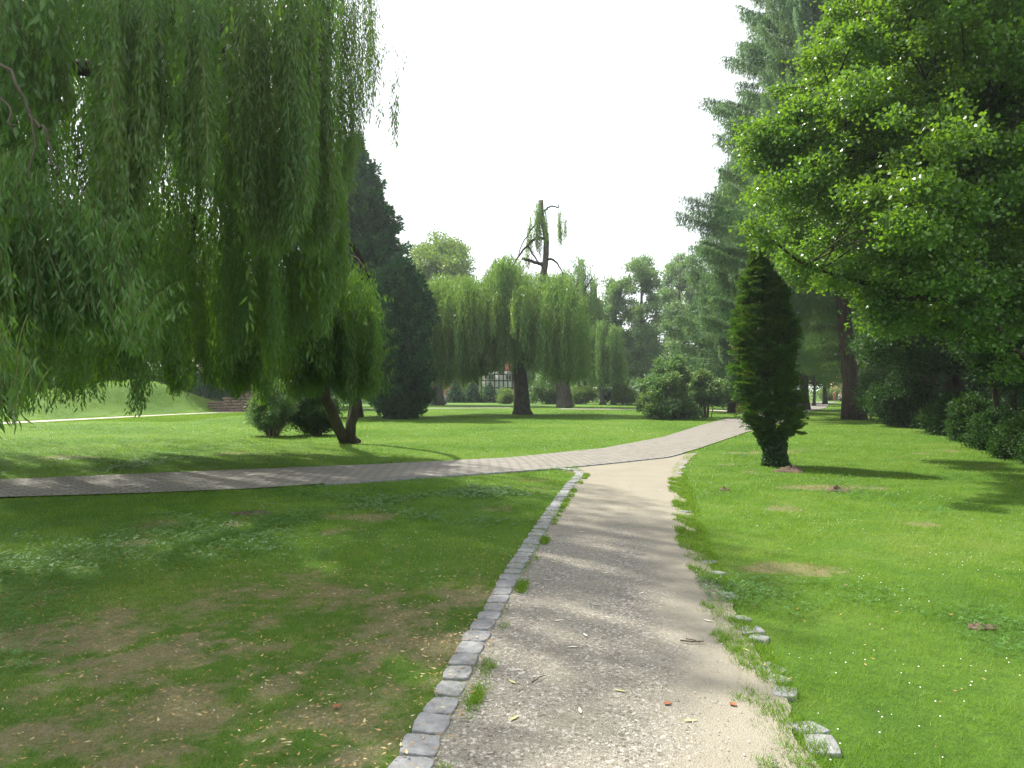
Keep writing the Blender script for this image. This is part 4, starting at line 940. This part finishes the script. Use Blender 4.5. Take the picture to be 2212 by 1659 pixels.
bt_('round topped airy tree left of the larch boughs', 1470, 88, .35, 560, [(1415, 820), (1425, 640), (1432, 575), (1470, 545), (1515, 555), (1545, 620), (1550, 720), (1540, 820)], 110, 1.05, 4, 36000, .30, 'ash', nl=20)
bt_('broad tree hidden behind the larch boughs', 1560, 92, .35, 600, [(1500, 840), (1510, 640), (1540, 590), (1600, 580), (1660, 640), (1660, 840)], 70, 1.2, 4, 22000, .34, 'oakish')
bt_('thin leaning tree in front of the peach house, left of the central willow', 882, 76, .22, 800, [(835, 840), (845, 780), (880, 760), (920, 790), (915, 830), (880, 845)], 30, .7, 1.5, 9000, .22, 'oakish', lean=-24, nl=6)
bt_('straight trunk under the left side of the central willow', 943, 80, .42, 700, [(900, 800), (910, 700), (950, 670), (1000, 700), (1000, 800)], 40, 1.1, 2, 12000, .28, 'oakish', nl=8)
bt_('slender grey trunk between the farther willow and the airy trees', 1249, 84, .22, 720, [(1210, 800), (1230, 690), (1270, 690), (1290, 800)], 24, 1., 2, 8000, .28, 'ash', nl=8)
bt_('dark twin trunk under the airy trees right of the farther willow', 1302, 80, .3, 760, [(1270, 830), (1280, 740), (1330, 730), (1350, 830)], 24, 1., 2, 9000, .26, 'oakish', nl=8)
# left, behind the mound
LG = 'trees behind the grass mound'
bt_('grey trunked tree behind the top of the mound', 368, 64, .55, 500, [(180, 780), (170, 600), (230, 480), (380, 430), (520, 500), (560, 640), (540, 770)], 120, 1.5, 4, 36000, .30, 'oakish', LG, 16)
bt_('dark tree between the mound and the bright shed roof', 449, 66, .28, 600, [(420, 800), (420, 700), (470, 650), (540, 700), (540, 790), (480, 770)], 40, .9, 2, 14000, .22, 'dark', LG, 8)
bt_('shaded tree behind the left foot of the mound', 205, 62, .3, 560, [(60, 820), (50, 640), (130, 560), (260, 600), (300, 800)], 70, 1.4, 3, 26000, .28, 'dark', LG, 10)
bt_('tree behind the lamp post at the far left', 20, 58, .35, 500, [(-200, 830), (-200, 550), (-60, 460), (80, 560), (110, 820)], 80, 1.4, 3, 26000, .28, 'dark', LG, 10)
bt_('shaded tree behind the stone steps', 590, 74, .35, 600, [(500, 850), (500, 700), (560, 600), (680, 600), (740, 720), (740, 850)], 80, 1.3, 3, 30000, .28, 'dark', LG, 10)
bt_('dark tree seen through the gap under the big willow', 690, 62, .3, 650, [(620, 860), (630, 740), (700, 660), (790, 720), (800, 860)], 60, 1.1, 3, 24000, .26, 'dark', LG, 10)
# right: park woodland
WG = 'trees of the shady wood on the right'
bt_('grey trunked tree standing left of the larch trunk, its foot lit', 1737, 60, .37, 520, [(1620, 800), (1610, 650), (1660, 520), (1780, 470), (1880, 560), (1880, 740), (1800, 815), (1700, 790)], 130, 1.2, 4, 46000, .24, 'lightleaf', WG, 20)
bt_('slim straight tree between the grey trunk and the larch', 1782, 84, .22, 620, [(1720, 830), (1720, 700), (1780, 640), (1850, 690), (1860, 830), (1800, 850)], 60, 1.2, 3, 22000, .3, 'under', WG, 12)
bt_('multi stemmed young tree behind the grey trunked one', 1758, 76, .16, 740, [(1700, 830), (1690, 760), (1740, 710), (1800, 740), (1800, 820)], 36, 1., 2, 13000, .26, 'under', WG, 14)
bt_('tree behind the larch trunk over the brick hut', 1880, 90, .3, 600, [(1780, 800), (1800, 650), (1900, 600), (1990, 680), (1990, 830), (1900, 830)], 70, 1.3, 3, 24000, .32, 'oakish', WG, 10)
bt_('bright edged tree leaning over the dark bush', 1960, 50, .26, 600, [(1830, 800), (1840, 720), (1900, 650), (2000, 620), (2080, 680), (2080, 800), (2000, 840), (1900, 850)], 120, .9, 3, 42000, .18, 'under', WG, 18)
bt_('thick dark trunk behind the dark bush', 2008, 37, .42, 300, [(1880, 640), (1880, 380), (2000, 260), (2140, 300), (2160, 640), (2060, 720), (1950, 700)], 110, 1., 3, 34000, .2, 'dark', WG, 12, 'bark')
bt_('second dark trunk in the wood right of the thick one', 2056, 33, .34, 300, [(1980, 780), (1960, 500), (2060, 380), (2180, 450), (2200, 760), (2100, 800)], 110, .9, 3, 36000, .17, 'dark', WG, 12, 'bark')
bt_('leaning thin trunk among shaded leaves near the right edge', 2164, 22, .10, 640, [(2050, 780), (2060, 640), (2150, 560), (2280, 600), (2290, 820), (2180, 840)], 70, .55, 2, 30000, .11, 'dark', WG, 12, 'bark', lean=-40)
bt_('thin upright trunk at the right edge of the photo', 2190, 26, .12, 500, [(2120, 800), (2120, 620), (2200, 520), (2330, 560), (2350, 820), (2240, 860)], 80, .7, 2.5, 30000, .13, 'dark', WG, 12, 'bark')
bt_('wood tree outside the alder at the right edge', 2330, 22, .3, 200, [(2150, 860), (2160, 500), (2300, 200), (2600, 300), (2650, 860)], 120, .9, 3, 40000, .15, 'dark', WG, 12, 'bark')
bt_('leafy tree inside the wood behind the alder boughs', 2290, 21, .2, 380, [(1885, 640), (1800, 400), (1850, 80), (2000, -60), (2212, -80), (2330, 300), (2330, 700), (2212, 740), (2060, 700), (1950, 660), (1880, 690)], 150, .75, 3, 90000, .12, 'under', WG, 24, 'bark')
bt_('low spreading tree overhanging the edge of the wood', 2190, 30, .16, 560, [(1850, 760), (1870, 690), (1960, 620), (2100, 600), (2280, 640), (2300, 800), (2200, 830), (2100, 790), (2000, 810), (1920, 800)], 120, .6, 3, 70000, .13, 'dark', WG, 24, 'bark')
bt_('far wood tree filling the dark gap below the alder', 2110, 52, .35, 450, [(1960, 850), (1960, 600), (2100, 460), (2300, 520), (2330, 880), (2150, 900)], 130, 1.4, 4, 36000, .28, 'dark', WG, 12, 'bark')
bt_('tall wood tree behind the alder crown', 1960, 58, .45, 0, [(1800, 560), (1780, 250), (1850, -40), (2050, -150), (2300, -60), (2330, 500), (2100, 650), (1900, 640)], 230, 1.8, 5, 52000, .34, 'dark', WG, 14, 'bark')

# ================================================================== shrubs and bushes
bush('shrub', 'bushy dark shrub standing left of the forked willow trunk, feathery on its left side', 'shrub', [(538, 900), (543, 860), (560, 828), (590, 812), (622, 825), (640, 850), (638, 900), (620, 938), (560, 938)], 25.6, 60, .26, .8, 26000, .075, .03, M['hazel'], stems=26, sr=.022)
bush('shrub', 'dark rounded shrub directly behind the forked willow trunk', 'shrub', [(630, 900), (648, 850), (690, 836), (725, 853), (735, 900), (715, 938), (650, 938)], 26.2, 60, .27, .8, 26000, .07, .035, M['dark'], stems=22, sr=.022)
bush('shrub', 'large greyish green shrub on the lawn left of the path bend', 'shrub', [(1366, 885), (1385, 850), (1376, 815), (1405, 800), (1412, 765), (1440, 782), (1470, 762), (1484, 800), (1502, 822), (1492, 855), (1516, 890), (1480, 908), (1400, 908)], 41, 75, .34, 1.6, 27000, .14, .08, M['hazel'], stems=18, sr=.03)
bush('shrub', 'smaller open shrub with bare lower stems right of the greyish one', 'shrub', [(1482, 850), (1492, 815), (1522, 798), (1556, 818), (1575, 850), (1555, 880), (1520, 875), (1495, 885)], 43, 42, .33, 1.1, 14000, .14, .075, M['hazel'], stems=22, sr=.03, basepx=1527)
FB = 'bushes along the far edge of the lawn'
bush('bush', 'low round bush under the right side of the central willow', 'bush', [(1140, 870), (1150, 836), (1180, 826), (1212, 838), (1216, 872)], 84, 30, .6, 1.5, 11000, .2, .1, M['under'], FB)
bush('bush', 'leafy bush between the farther willow trunk and the slender trunk', 'bush', [(1230, 870), (1240, 838), (1262, 830), (1292, 846), (1294, 872)], 84, 26, .55, 1.3, 9000, .2, .1, M['lightleaf'], FB)
bush('bush', 'bright yellow green bush left of the large greyish shrub', 'bush', [(1318, 870), (1322, 840), (1345, 826), (1370, 836), (1376, 870)], 80, 30, .5, 1.3, 11000, .17, .09, M['lightleaf'], FB)
bush('bush', 'small pale bush immediately left of the central willow trunk', 'bush', [(1076, 870), (1082, 842), (1100, 834), (1114, 850), (1114, 872)], 86, 18, .5, 1., 6000, .2, .1, M['lightleaf'], FB)
bush('bush', 'dark upright bush beside the straight trunk left of the central willow', 'bush', [(900, 873), (903, 840), (918, 820), (934, 845), (934, 873)], 78, 20, .5, 1., 8000, .2, .1, M['dark'], FB)
bush('bush', 'dark bush at the foot of the dark twin trunk', 'bush', [(1290, 866), (1296, 845), (1312, 838), (1326, 850), (1326, 868)], 92, 14, .5, 1., 5000, .2, .1, M['dark'], FB)
for i, (x0, x1, yt, lb) in enumerate([(962, 1004, 828, 'leftmost of the small dark spruces below the central willow'), (1000, 1040, 832, 'middle one of the small dark spruces below the central willow'), (1036, 1080, 836, 'rightmost of the small dark spruces below the central willow')]):
    d = 94; cxp = (x0+x1)/2; b = bprep(d, cxp, 0); rad = (x1-x0)/2*K/F*d
    conifer('spruce_tree', lb, 'tree', b, P(cxp, yt-12, d), .12, lambda z, a, rad=rad, d=d: rad*1.3*max(.05, 1-(z/(zpx(yt-12, d)))), .05, 110, 60, .3, .12, M['cypress'], M['bark'], droop=.1, hang=.3, width=.3, group='small spruces below the central willow', spray='side')
bush('bush', 'dark juniper bush behind the stone steps right of the mound', 'bush', [(410, 850), (425, 815), (450, 798), (510, 796), (560, 812), (570, 850), (500, 862), (450, 856)], 60, 60, .6, 2., 26000, .16, .06, M['cypress'])
bush('hedge', 'dark hedge running behind the left part of the mound', 'hedge', [(-250, 900), (-250, 800), (0, 770), (200, 780), (360, 790), (480, 800), (480, 860), (100, 880)], 63, 220, .9, 2.2, 70000, .18, .1, M['dark'], stems=30)
bush('bush', 'black green bush at the edge of the wood, right of the larch trunk', 'bush', [(1876, 890), (1885, 840), (1905, 815), (1950, 805), (1995, 830), (2015, 870), (2015, 915), (1970, 926), (1910, 912)], 33, 110, .42, 1.8, 52000, .10, .055, M['dark'], stems=14)
bush('bush', 'lighter leafy bush left of the black green one', 'bush', [(1858, 870), (1862, 820), (1885, 795), (1910, 810), (1905, 860), (1890, 890), (1870, 885)], 38, 42, .4, 1.2, 16000, .11, .06, M['under'], stems=10)
UG = 'undergrowth bushes along the edge of the wood'
for i, (px, ytop, ybot, d, w_, lb) in enumerate([(2030, 862, 935, 31, 55, 'undergrowth bush touching the black green bush'), (2065, 850, 950, 27, 50, 'second undergrowth bush right of the black green bush'), (2105, 858, 962, 23.5, 55, 'undergrowth bush below the leaning thin trunk'),
                                                 (2150, 880, 975, 20.5, 55, 'bramble like bush near the right edge of the lawn'), (2200, 900, 1000, 18.2, 60, 'leafy bush cut by the right edge where lawn meets wood'), (2260, 880, 1020, 16.6, 60, 'bush just beyond the right edge of the lawn')]):
    bush('bush', lb, 'bush', [(px-w_, ybot-8), (px-w_*.8, ytop+25), (px-10, ytop), (px+w_*.8, ytop+20), (px+w_, ybot-8), (px, ybot)], d, 46, .28*d/22, 1., 20000, .075*d/22+.01, .045*d/22, M['dark'], UG, stems=12)  # dark leaf colour here stands in for shade under the wood canopy
bush('bush', 'dark bush in the shade behind the smaller open shrub', 'bush', [(1500, 870), (1520, 800), (1570, 780), (1620, 800), (1650, 840), (1650, 880), (1560, 876)], 62, 60, .8, 1.6, 22000, .18, .1, M['dark'])
bush('bush', 'sunlit green bushes behind the bench', 'bush', [(1770, 868), (1775, 835), (1820, 842), (1870, 835), (1880, 868)], 112, 40, .8, 1.5, 12000, .26, .13, M['lightleaf'])

bt_('hazy tree filling the gap behind the farther willow', 1265, 98, .3, 640, [(1190, 830), (1195, 680), (1240, 620), (1300, 640), (1330, 720), (1330, 830)], 70, 1.2, 4, 22000, .4, 'ash')
bt_('hazy tree between the two airy trees, farthest of the row', 1420, 102, .3, 640, [(1350, 840), (1350, 680), (1400, 610), (1470, 620), (1500, 700), (1500, 840)], 80, 1.2, 4, 24000, .4, 'ash')
bt_('leafy tree between the pale green round tree and the central willow', 1030, 100, .3, 700, [(960, 800), (970, 690), (1030, 640), (1090, 680), (1100, 780), (1040, 800)], 50, 1.2, 4, 15000, .4, 'ash')
# shaded undergrowth: one mass along the wood edge
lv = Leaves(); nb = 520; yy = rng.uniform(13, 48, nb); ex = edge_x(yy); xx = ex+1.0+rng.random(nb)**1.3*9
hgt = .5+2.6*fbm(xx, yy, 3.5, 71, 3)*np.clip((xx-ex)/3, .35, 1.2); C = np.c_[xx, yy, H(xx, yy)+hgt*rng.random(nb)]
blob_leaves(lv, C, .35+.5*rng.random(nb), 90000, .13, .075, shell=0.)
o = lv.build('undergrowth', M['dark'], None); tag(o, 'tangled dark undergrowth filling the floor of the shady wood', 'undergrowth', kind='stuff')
# distant wood: one mass
lv = Leaves(); nb = 900; an = np.radians(rng.uniform(-62, 62, nb)); dd_ = rng.uniform(112, 165, nb)
dd_ = np.where(an > .54, rng.uniform(62, 90, nb), dd_); dd_ = np.where(an < -.2, rng.uniform(85, 120, nb), dd_)
zz = rng.random(nb)*(7+5*vnoise(an*20, an*0, 1., 2))*np.where((an > -.45) & (an < .42), .62, 1.)
C = np.c_[np.tan(an)*dd_, dd_, zz]; 
C = C[(np.abs(C[:, 0]) < 260)]
blob_leaves(lv, C, np.full(len(C), 3.4), 110000, .8, .42)
o = lv.build('distant_wood', M['oakish'], None); tag(o, 'continuous far off wood closing the view behind the park', 'wood', kind='stuff')

# ================================================================== lamp post
M['pole'] = solid('painted_steel', (.42, .45, .45), .45, .15, 4., metal=.3); M['glass'] = solid('lamp_glass', (.75, .76, .74), .3, .05)
lx, ly = G(30, 917); ly = 34.0; lx = (30*K-512)/F*ly
t = thing('street_lamp', 'slim grey lamp post beside the far path at the far left', 'lamp post', (lx, ly, 0)); mb = MB()
mb.tube([(lx, ly, -.05), (lx, ly, .9), (lx, ly, .95), (lx, ly, 4.1)], [.075, .07, .05, .04], 12); mb.build('pole', M['pole'], t, smooth_=True)
mb = MB(); mb.tube([(lx, ly, 4.1), (lx, ly, 4.16), (lx, ly, 4.5), (lx, ly, 4.55)], [.06, .16, .2, .05], 14); mb.build('lamp_shade', M['glass'], t, smooth_=True)
mb = MB(); mb.tube([(lx, ly, 4.52), (lx, ly, 4.56), (lx, ly, 4.66)], [.27, .24, .04], 14); mb.build('cap', M['pole'], t)

# ================================================================== stone steps and low walls
def wall_mat(name, c1, c2, mo, w_=.5, h_=.22):
    m, nt = new_mat(name); L = nt.links; b = N(nt, 'ShaderNodeTexBrick'); mp = N(nt, 'ShaderNodeMapping'); mp.inputs['Rotation'].default_value = (math.pi/2, 0, 0)
    L.new(pos(nt), mp.inputs['Vector']); L.new(mp.outputs[0], b.inputs['Vector']); b.inputs['Scale'].default_value = 1
    b.inputs['Brick Width'].default_value = w_; b.inputs['Row Height'].default_value = h_; b.inputs['Mortar Size'].default_value = .015
    b.inputs['Color1'].default_value = (*c1, 1); b.inputs['Color2'].default_value = (*c2, 1); b.inputs['Mortar'].default_value = (*mo, 1)
    col = mixc(nt, ramp(nt, noise(nt, 5., 5), [(.35, 0.), (.7, .5)]), b.outputs['Color'], tuple(v*.5 for v in c1))
    p = N(nt, 'ShaderNodeBsdfPrincipled'); p.inputs['Roughness'].default_value = .9; L.new(col, p.inputs['Base Color'])
    o = N(nt, 'ShaderNodeOutputMaterial'); L.new(p.outputs[0], o.inputs[0]); return m
M['sand'] = wall_mat('sandstone', (.22, .155, .105), (.16, .11, .08), (.06, .05, .04))
def rough_block(mb, x0, x1, y0, y1, z0, z1):
    j = lambda: random.uniform(-.02, .02); V = np.array([(x+j(), y+j(), z+j()) for z in (z0, z1) for y in (y0, y1) for x in (x0, x1)])
    mb.add(V, [(0, 2, 3, 1), (4, 5, 7, 6), (0, 1, 5, 4), (2, 6, 7, 3), (0, 4, 6, 2), (1, 3, 7, 5)])
d = 54.5; t = thing('stone_steps', 'brown sandstone retaining wall rising in steps beside the grass mound', 'stone wall', ((450*K-512)/F*d, d, 0))
for x0, x1, z1, nm in ((450, 486, 1.2, 'low_step'), (484, 512, 1.75, 'middle_step'), (510, 565, 2.5, 'high_step')):
    mb = MB(); X0, X1 = (x0*K-512)/F*d, (x1*K-512)/F*d; nz = int(z1*.62/.24)+1; z1 = z1*.62
    for iz in range(nz):
        x = X0-random.random()*.2
        while x < X1:
            w_ = random.uniform(.35, .7); rough_block(mb, x, min(x+w_-.02, X1), d+.02*iz, d+.5, iz*z1/nz, (iz+1)*z1/nz-.012); x += w_
    mb.build(nm, M['sand'], t)
def far_wall(x0, x1, d, h, mat, name, label, cat):
    X0, X1 = (x0*K-512)/F*d, (x1*K-512)/F*d; mb = MB(); x = X0
    while x < X1: w_ = random.uniform(.5, .9); rough_block(mb, x, min(x+w_-.02, X1), d, d+.4, -.05, h); x += w_
    o = mb.build(name, mat, loc=(X0, d, 0)); tag(o, label, cat)
far_wall(876, 925, 78.5, .62, M['sand'], 'stone_bench_wall', 'low sandstone block wall behind the thin leaning tree', 'low wall')
M['wallgrey'] = wall_mat('grey_blocks', (.26, .25, .24), (.2, .19, .185), (.1, .1, .1))
far_wall(905, 965, 84, .95, M['wallgrey'], 'low_wall', 'low grey block wall behind the straight trunk left of the central willow', 'low wall')
# grey panel fence
d = 82.; t = thing('panel_fence', 'fence of upright grey panels under the dark conifers', 'fence', ((818*K-512)/F*d, d, 0)); M['panel'] = solid('grey_panel', (.30, .32, .33), .7, .15, 1.)
M['panelpost'] = solid('dark_post', (.12, .13, .13), .7, .2)
xs = np.linspace((800*K-512)/F*d, (890*K-512)/F*d, 7)
for i in range(6):
    mb = MB(); 
    for k in range(8):
        a_ = xs[i]+.05+(xs[i+1]-xs[i]-.1)*k/8; b_ = xs[i]+.05+(xs[i+1]-xs[i]-.1)*(k+.93)/8; mb.box(a_, b_, d, d+.04, .05, 1.75)
    mb.build('panel', M['panel'], t)
for x in xs: mb = MB(); mb.box(x-.04, x+.04, d-.03, d+.07, -.05, 1.85); mb.build('post', M['panelpost'], t)

# ================================================================== houses
M['white'] = solid('white_render', (.74, .74, .72), .85, .08, .6); M['peach'] = solid('peach_render', (.62, .36, .24), .85, .12, .6)
M['timber'] = solid('dark_timber', (.055, .045, .04), .8, .3); M['pane'] = solid('window_glass', (.05, .06, .07), .12, .1, spec=.8)
M['tan'] = solid('tan_render', (.40, .33, .22), .85, .15, .8)
def tiles(name, c1, c2):
    m, nt = new_mat(name); L = nt.links; wv = N(nt, 'ShaderNodeTexWave', wave_type='BANDS', bands_direction='Z'); wv.inputs['Scale'].default_value = 1.6; wv.inputs['Distortion'].default_value = .3
    L.new(pos(nt), wv.inputs['Vector']); col = mixc(nt, wv.outputs['Fac'], c2, c1); col = mixc(nt, ramp(nt, noise(nt, 2.5, 4), [(.4, 0.), (.7, .5)]), col, c2)
    p = N(nt, 'ShaderNodeBsdfPrincipled'); p.inputs['Roughness'].default_value = .8; L.new(col, p.inputs['Base Color']); o = N(nt, 'ShaderNodeOutputMaterial'); L.new(p.outputs[0], o.inputs[0]); return m
M['redtile'] = tiles('orange_tiles', (.45, .16, .075), (.28, .09, .05)); M['paletile'] = tiles('pale_tiles', (.60, .52, .50), (.36, .30, .29))
def house(label, x0, x1, d, dep, eave, ridge, wall, roof, wins, name='house', timber=False, cat='house', oh=.4):
    X0, X1 = (x0*K-512)/F*d, (x1*K-512)/F*d; t = thing(name, label, cat, ((X0+X1)/2, d+dep/2, 0)); y0, y1 = d, d+dep
    mb = MB(); mb.box(X0, X1, y0, y1, -.1, eave); my = (y0+y1)/2
    mb.add([(X0, y0, eave), (X0, y1, eave), (X0, my, ridge-.12)], [(0, 1, 2)]); mb.add([(X1, y0, eave), (X1, y1, eave), (X1, my, ridge-.12)], [(0, 2, 1)])
    mb.build('wall', M[wall], t)
    mb = MB(); sl = (ridge-eave)/(dep/2); e0 = eave-oh*sl
    for sg, ya in ((1, y0-oh), (-1, y1+oh)):
        V = [(X0-.3, ya, e0), (X1+.3, ya, e0), (X1+.3, my, ridge), (X0-.3, my, ridge)]; V += [(a, b, c+.14) for a, b, c in V]
        mb.add(V, [(0, 1, 2, 3), (7, 6, 5, 4), (0, 4, 5, 1), (1, 5, 6, 2), (3, 2, 6, 7), (0, 3, 7, 4)])
    rf = mb.build('roof', M[roof], t)
    mb = MB(); cx = X0+(X1-X0)*.7; mb.box(cx-.3, cx+.3, my-.3, my+.3, ridge-.8, ridge+.9); mb.build('chimney', M['redtile'], rf)
    for (fx, z0, z1, w_) in wins:
        cx = X0+(X1-X0)*fx; mb = MB()
        for a_, b_, c_, e_ in ((-w_-.06, -w_, z0-.06, z1+.06), (w_, w_+.06, z0-.06, z1+.06), (-w_, w_, z1, z1+.06), (-w_, w_, z0-.06, z0), (-.03, .03, z0, z1)): mb.box(cx+a_, cx+b_, y0-.07, y0-.02, c_, e_)
        wn = mb.build('window', M['timber' if not timber else 'white'], t); mb = MB(); mb.box(cx-w_, cx+w_, y0-.045, y0-.025, z0, z1); mb.build('pane', M['pane'], wn)
    if timber:
        mb = MB(); nn = 11
        for i in range(nn): x = X0+(X1-X0)*i/(nn-1); mb.box(x-.08, x+.08, y0-.05, y0-.004, 0, eave-.1)
        for z in (.9, 1.9, 2.9, 3.8): 
            for i in range(nn-1): xa = X0+(X1-X0)*i/(nn-1)+.082; xb = X0+(X1-X0)*(i+1)/(nn-1)-.082; mb.box(xa, xb, y0-.045, y0-.004, z-.08, z+.08)
        mb.build('timber_frame', M['timber'], t)
    return t
house('white half timbered house with orange roof glimpsed under the central willow', 1040, 1135, 104, 7, 4.6, 7.6, 'white', 'redtile', [(.22, 3.05, 3.7, .35), (.62, 3.05, 3.7, .35)], timber=True)
house('peach house with orange roof behind the dark conifers', 820, 965, 108, 9, 5.2, 9., 'peach', 'redtile', [(.2, 2.8, 4.2, .5), (.45, 2.8, 4.2, .5), (.7, 2.8, 4.2, .5), (.88, 2.8, 4.2, .4)])
house('shed with bright pale tiled roof behind the grass mound', 372, 452, 76, 6, 2.5, 5.9, 'tan', 'paletile', [(.5, 1., 1.8, .4)], name='garden_shed', cat='shed')
house('house with orange roof behind the pale roofed shed', 300, 480, 92, 9, 5.5, 10., 'white', 'redtile', [(.3, 3., 4.4, .5), (.6, 3., 4.4, .5), (.85, 3., 4.4, .5)])
house('small brick hut with orange roof far behind the larch trunk', 1806, 1850, 116, 4, 3.2, 4.7, 'peach', 'redtile', [(.4, 1.2, 2., .35)], name='brick_hut', cat='hut')

# ================================================================== bench and people
M['wood'] = solid('bench_wood', (.22, .13, .07), .7, .3); M['iron'] = solid('bench_iron', (.05, .05, .05), .5, .2)
d = 100.; cx = (1826*K-512)/F*d
t = thing('park_bench', 'wooden park bench at the far end of the path behind the larch trunk', 'bench', (cx, d, 0))
mb = MB()
for k in range(4): mb.box(cx-.9, cx+.9, d-.22+k*.12, d-.12+k*.12, .42, .455)
mb.build('seat', M['wood'], t); mb = MB()
for k in range(3): mb.box(cx-.9, cx+.9, d+.26+k*.03, d+.285+k*.03, .52+k*.13, .62+k*.13)
mb.build('backrest', M['wood'], t)
for x in (-.75, .75):
    mb = MB(); mb.box(cx+x-.03, cx+x+.03, d-.2, d-.14, 0, .415); mb.box(cx+x-.03, cx+x+.03, d+.2, d+.255, 0, .9); mb.box(cx+x-.025, cx+x+.025, d-.135, d+.195, .37, .412); mb.build('leg', M['iron'], t)
def skinned(name, J, E, mat, parent, root=0):
    me = bpy.data.meshes.new(name); base = np.array(parent['_base']); me.from_pydata([tuple(np.array(p[:3])-base) for p in J], E, []); o = bpy.data.objects.new(name, me); COL.objects.link(o); o.parent = parent
    m = o.modifiers.new('skin', 'SKIN'); 
    if not me.skin_vertices: 
        bpy.context.view_layer.objects.active = o
        me.attributes  # layer is made by the modifier on add
    for v, p in zip(me.skin_vertices[0].data, J): v.radius = (p[3], p[3])
    me.skin_vertices[0].data[root].use_root = True
    o.modifiers.new('sub', 'SUBSURF').levels = 1; o.modifiers['sub'].render_levels = 2; me.materials.append(mat); return o
M['skin'] = solid('skin', (.50, .30, .21), .6, .1); M['shirt'] = solid('white_shirt', (.72, .75, .80), .8, .1); M['jeans'] = solid('dark_trousers', (.03, .04, .08), .85, .2)
M['pink'] = solid('orange_top', (.55, .22, .13), .8, .1); M['hair'] = solid('dark_hair', (.05, .03, .02), .7, .3); M['palejeans'] = solid('pale_trousers', (.35, .42, .48), .8, .1)
def person(label, x, y, sit, top, bottom, face=-1, sc_=1.):
    t = thing('person', label, 'person', (x, y, 0)); q = lambda a, b, c, r: (x+a*sc_, y+b*sc_*-face*-1, c*sc_, r*sc_)
    hz = .52 if sit else .95
    J = [q(0, 0, hz, .13), q(0, 0, hz+.25, .12), q(0, 0, hz+.48, .14), q(0, 0, hz+.58, .055), q(0, -.02, hz+.70, .095), q(0, -.01, hz+.80, .08)]
    E = [(0, 1), (1, 2), (2, 3), (3, 4), (4, 5)]; tops = [(0, 1, 2)]
    for s_ in (-1, 1):
        n0 = len(J); J += [q(s_*.19, 0, hz+.46, .06), q(s_*.25, -.05, hz+.2, .042), q(s_*.16, -.25, hz+.06, .032), q(s_*.14, -.33, hz+.05, .03)]; E += [(2, n0), (n0, n0+1), (n0+1, n0+2), (n0+2, n0+3)]
        n1 = len(J)
        if sit: J += [q(s_*.11, -.05, hz-.0, .085), q(s_*.13, -.45, hz, .062), q(s_*.13, -.50, .10, .042), q(s_*.13, -.66, .05, .035)]
        else: J += [q(s_*.10, 0, hz-.08, .085), q(s_*.11, -.02, hz-.48, .058), q(s_*.11, 0, .09, .04), q(s_*.11, -.14, .04, .035)]
        E += [(0, n1), (n1, n1+1), (n1+1, n1+2), (n1+2, n1+3)]
    skinned('body', J, E, M['skin'], t)
    f = lambda i, g: (J[i][0], J[i][1], J[i][2], J[i][3]*g)
    skinned('shirt', [f(0, 1.05), f(1, 1.14), f(2, 1.12), f(6, 1.2), f(7, 1.25), f(14, 1.2), f(15, 1.25)], [(0, 1), (1, 2), (2, 3), (3, 4), (2, 5), (5, 6)], top, t)
    skinned('trousers', [f(0, 1.1), f(10, 1.15), f(11, 1.2), f(12, 1.25), f(18, 1.15), f(19, 1.2), f(20, 1.25)], [(0, 1), (1, 2), (2, 3), (0, 4), (4, 5), (5, 6)], bottom, t)
    skinned('hair', [(J[4][0], J[4][1]+.03*sc_, J[4][2]+.02*sc_, .098*sc_), (J[5][0], J[5][1]+.03*sc_, J[5][2]+.02*sc_, .085*sc_)], [(0, 1)], M['hair'], t)
person('person in a white shirt sitting on the far park bench', cx-.15, d+.05, True, M['shirt'], M['jeans'])
person('person in pale clothes sitting on the bench beside the white shirt', cx-.62, d+.05, True, M['shirt'], M['palejeans'])
person('person in an orange top standing left of the far bench', (1803*K-512)/F*99, 99., False, M['pink'], M['pink'], sc_=.85)

# ================================================================== haze
hz = MB(); hz.box(-330, 330, -20, 330, -3, 42)
hm, nt = new_mat('haze_air'); v = N(nt, 'ShaderNodeVolumePrincipled'); v.inputs['Density'].default_value = .0006; v.inputs['Color'].default_value = (.88, .95, 1, 1); v.inputs['Anisotropy'].default_value = .5
o = N(nt, 'ShaderNodeOutputMaterial'); nt.links.new(v.outputs[0], o.inputs['Volume'])
h = hz.build('haze', hm, loc=(0, 0, -3)); tag(h, 'thin summer haze paling the far trees', 'haze', kind='stuff')
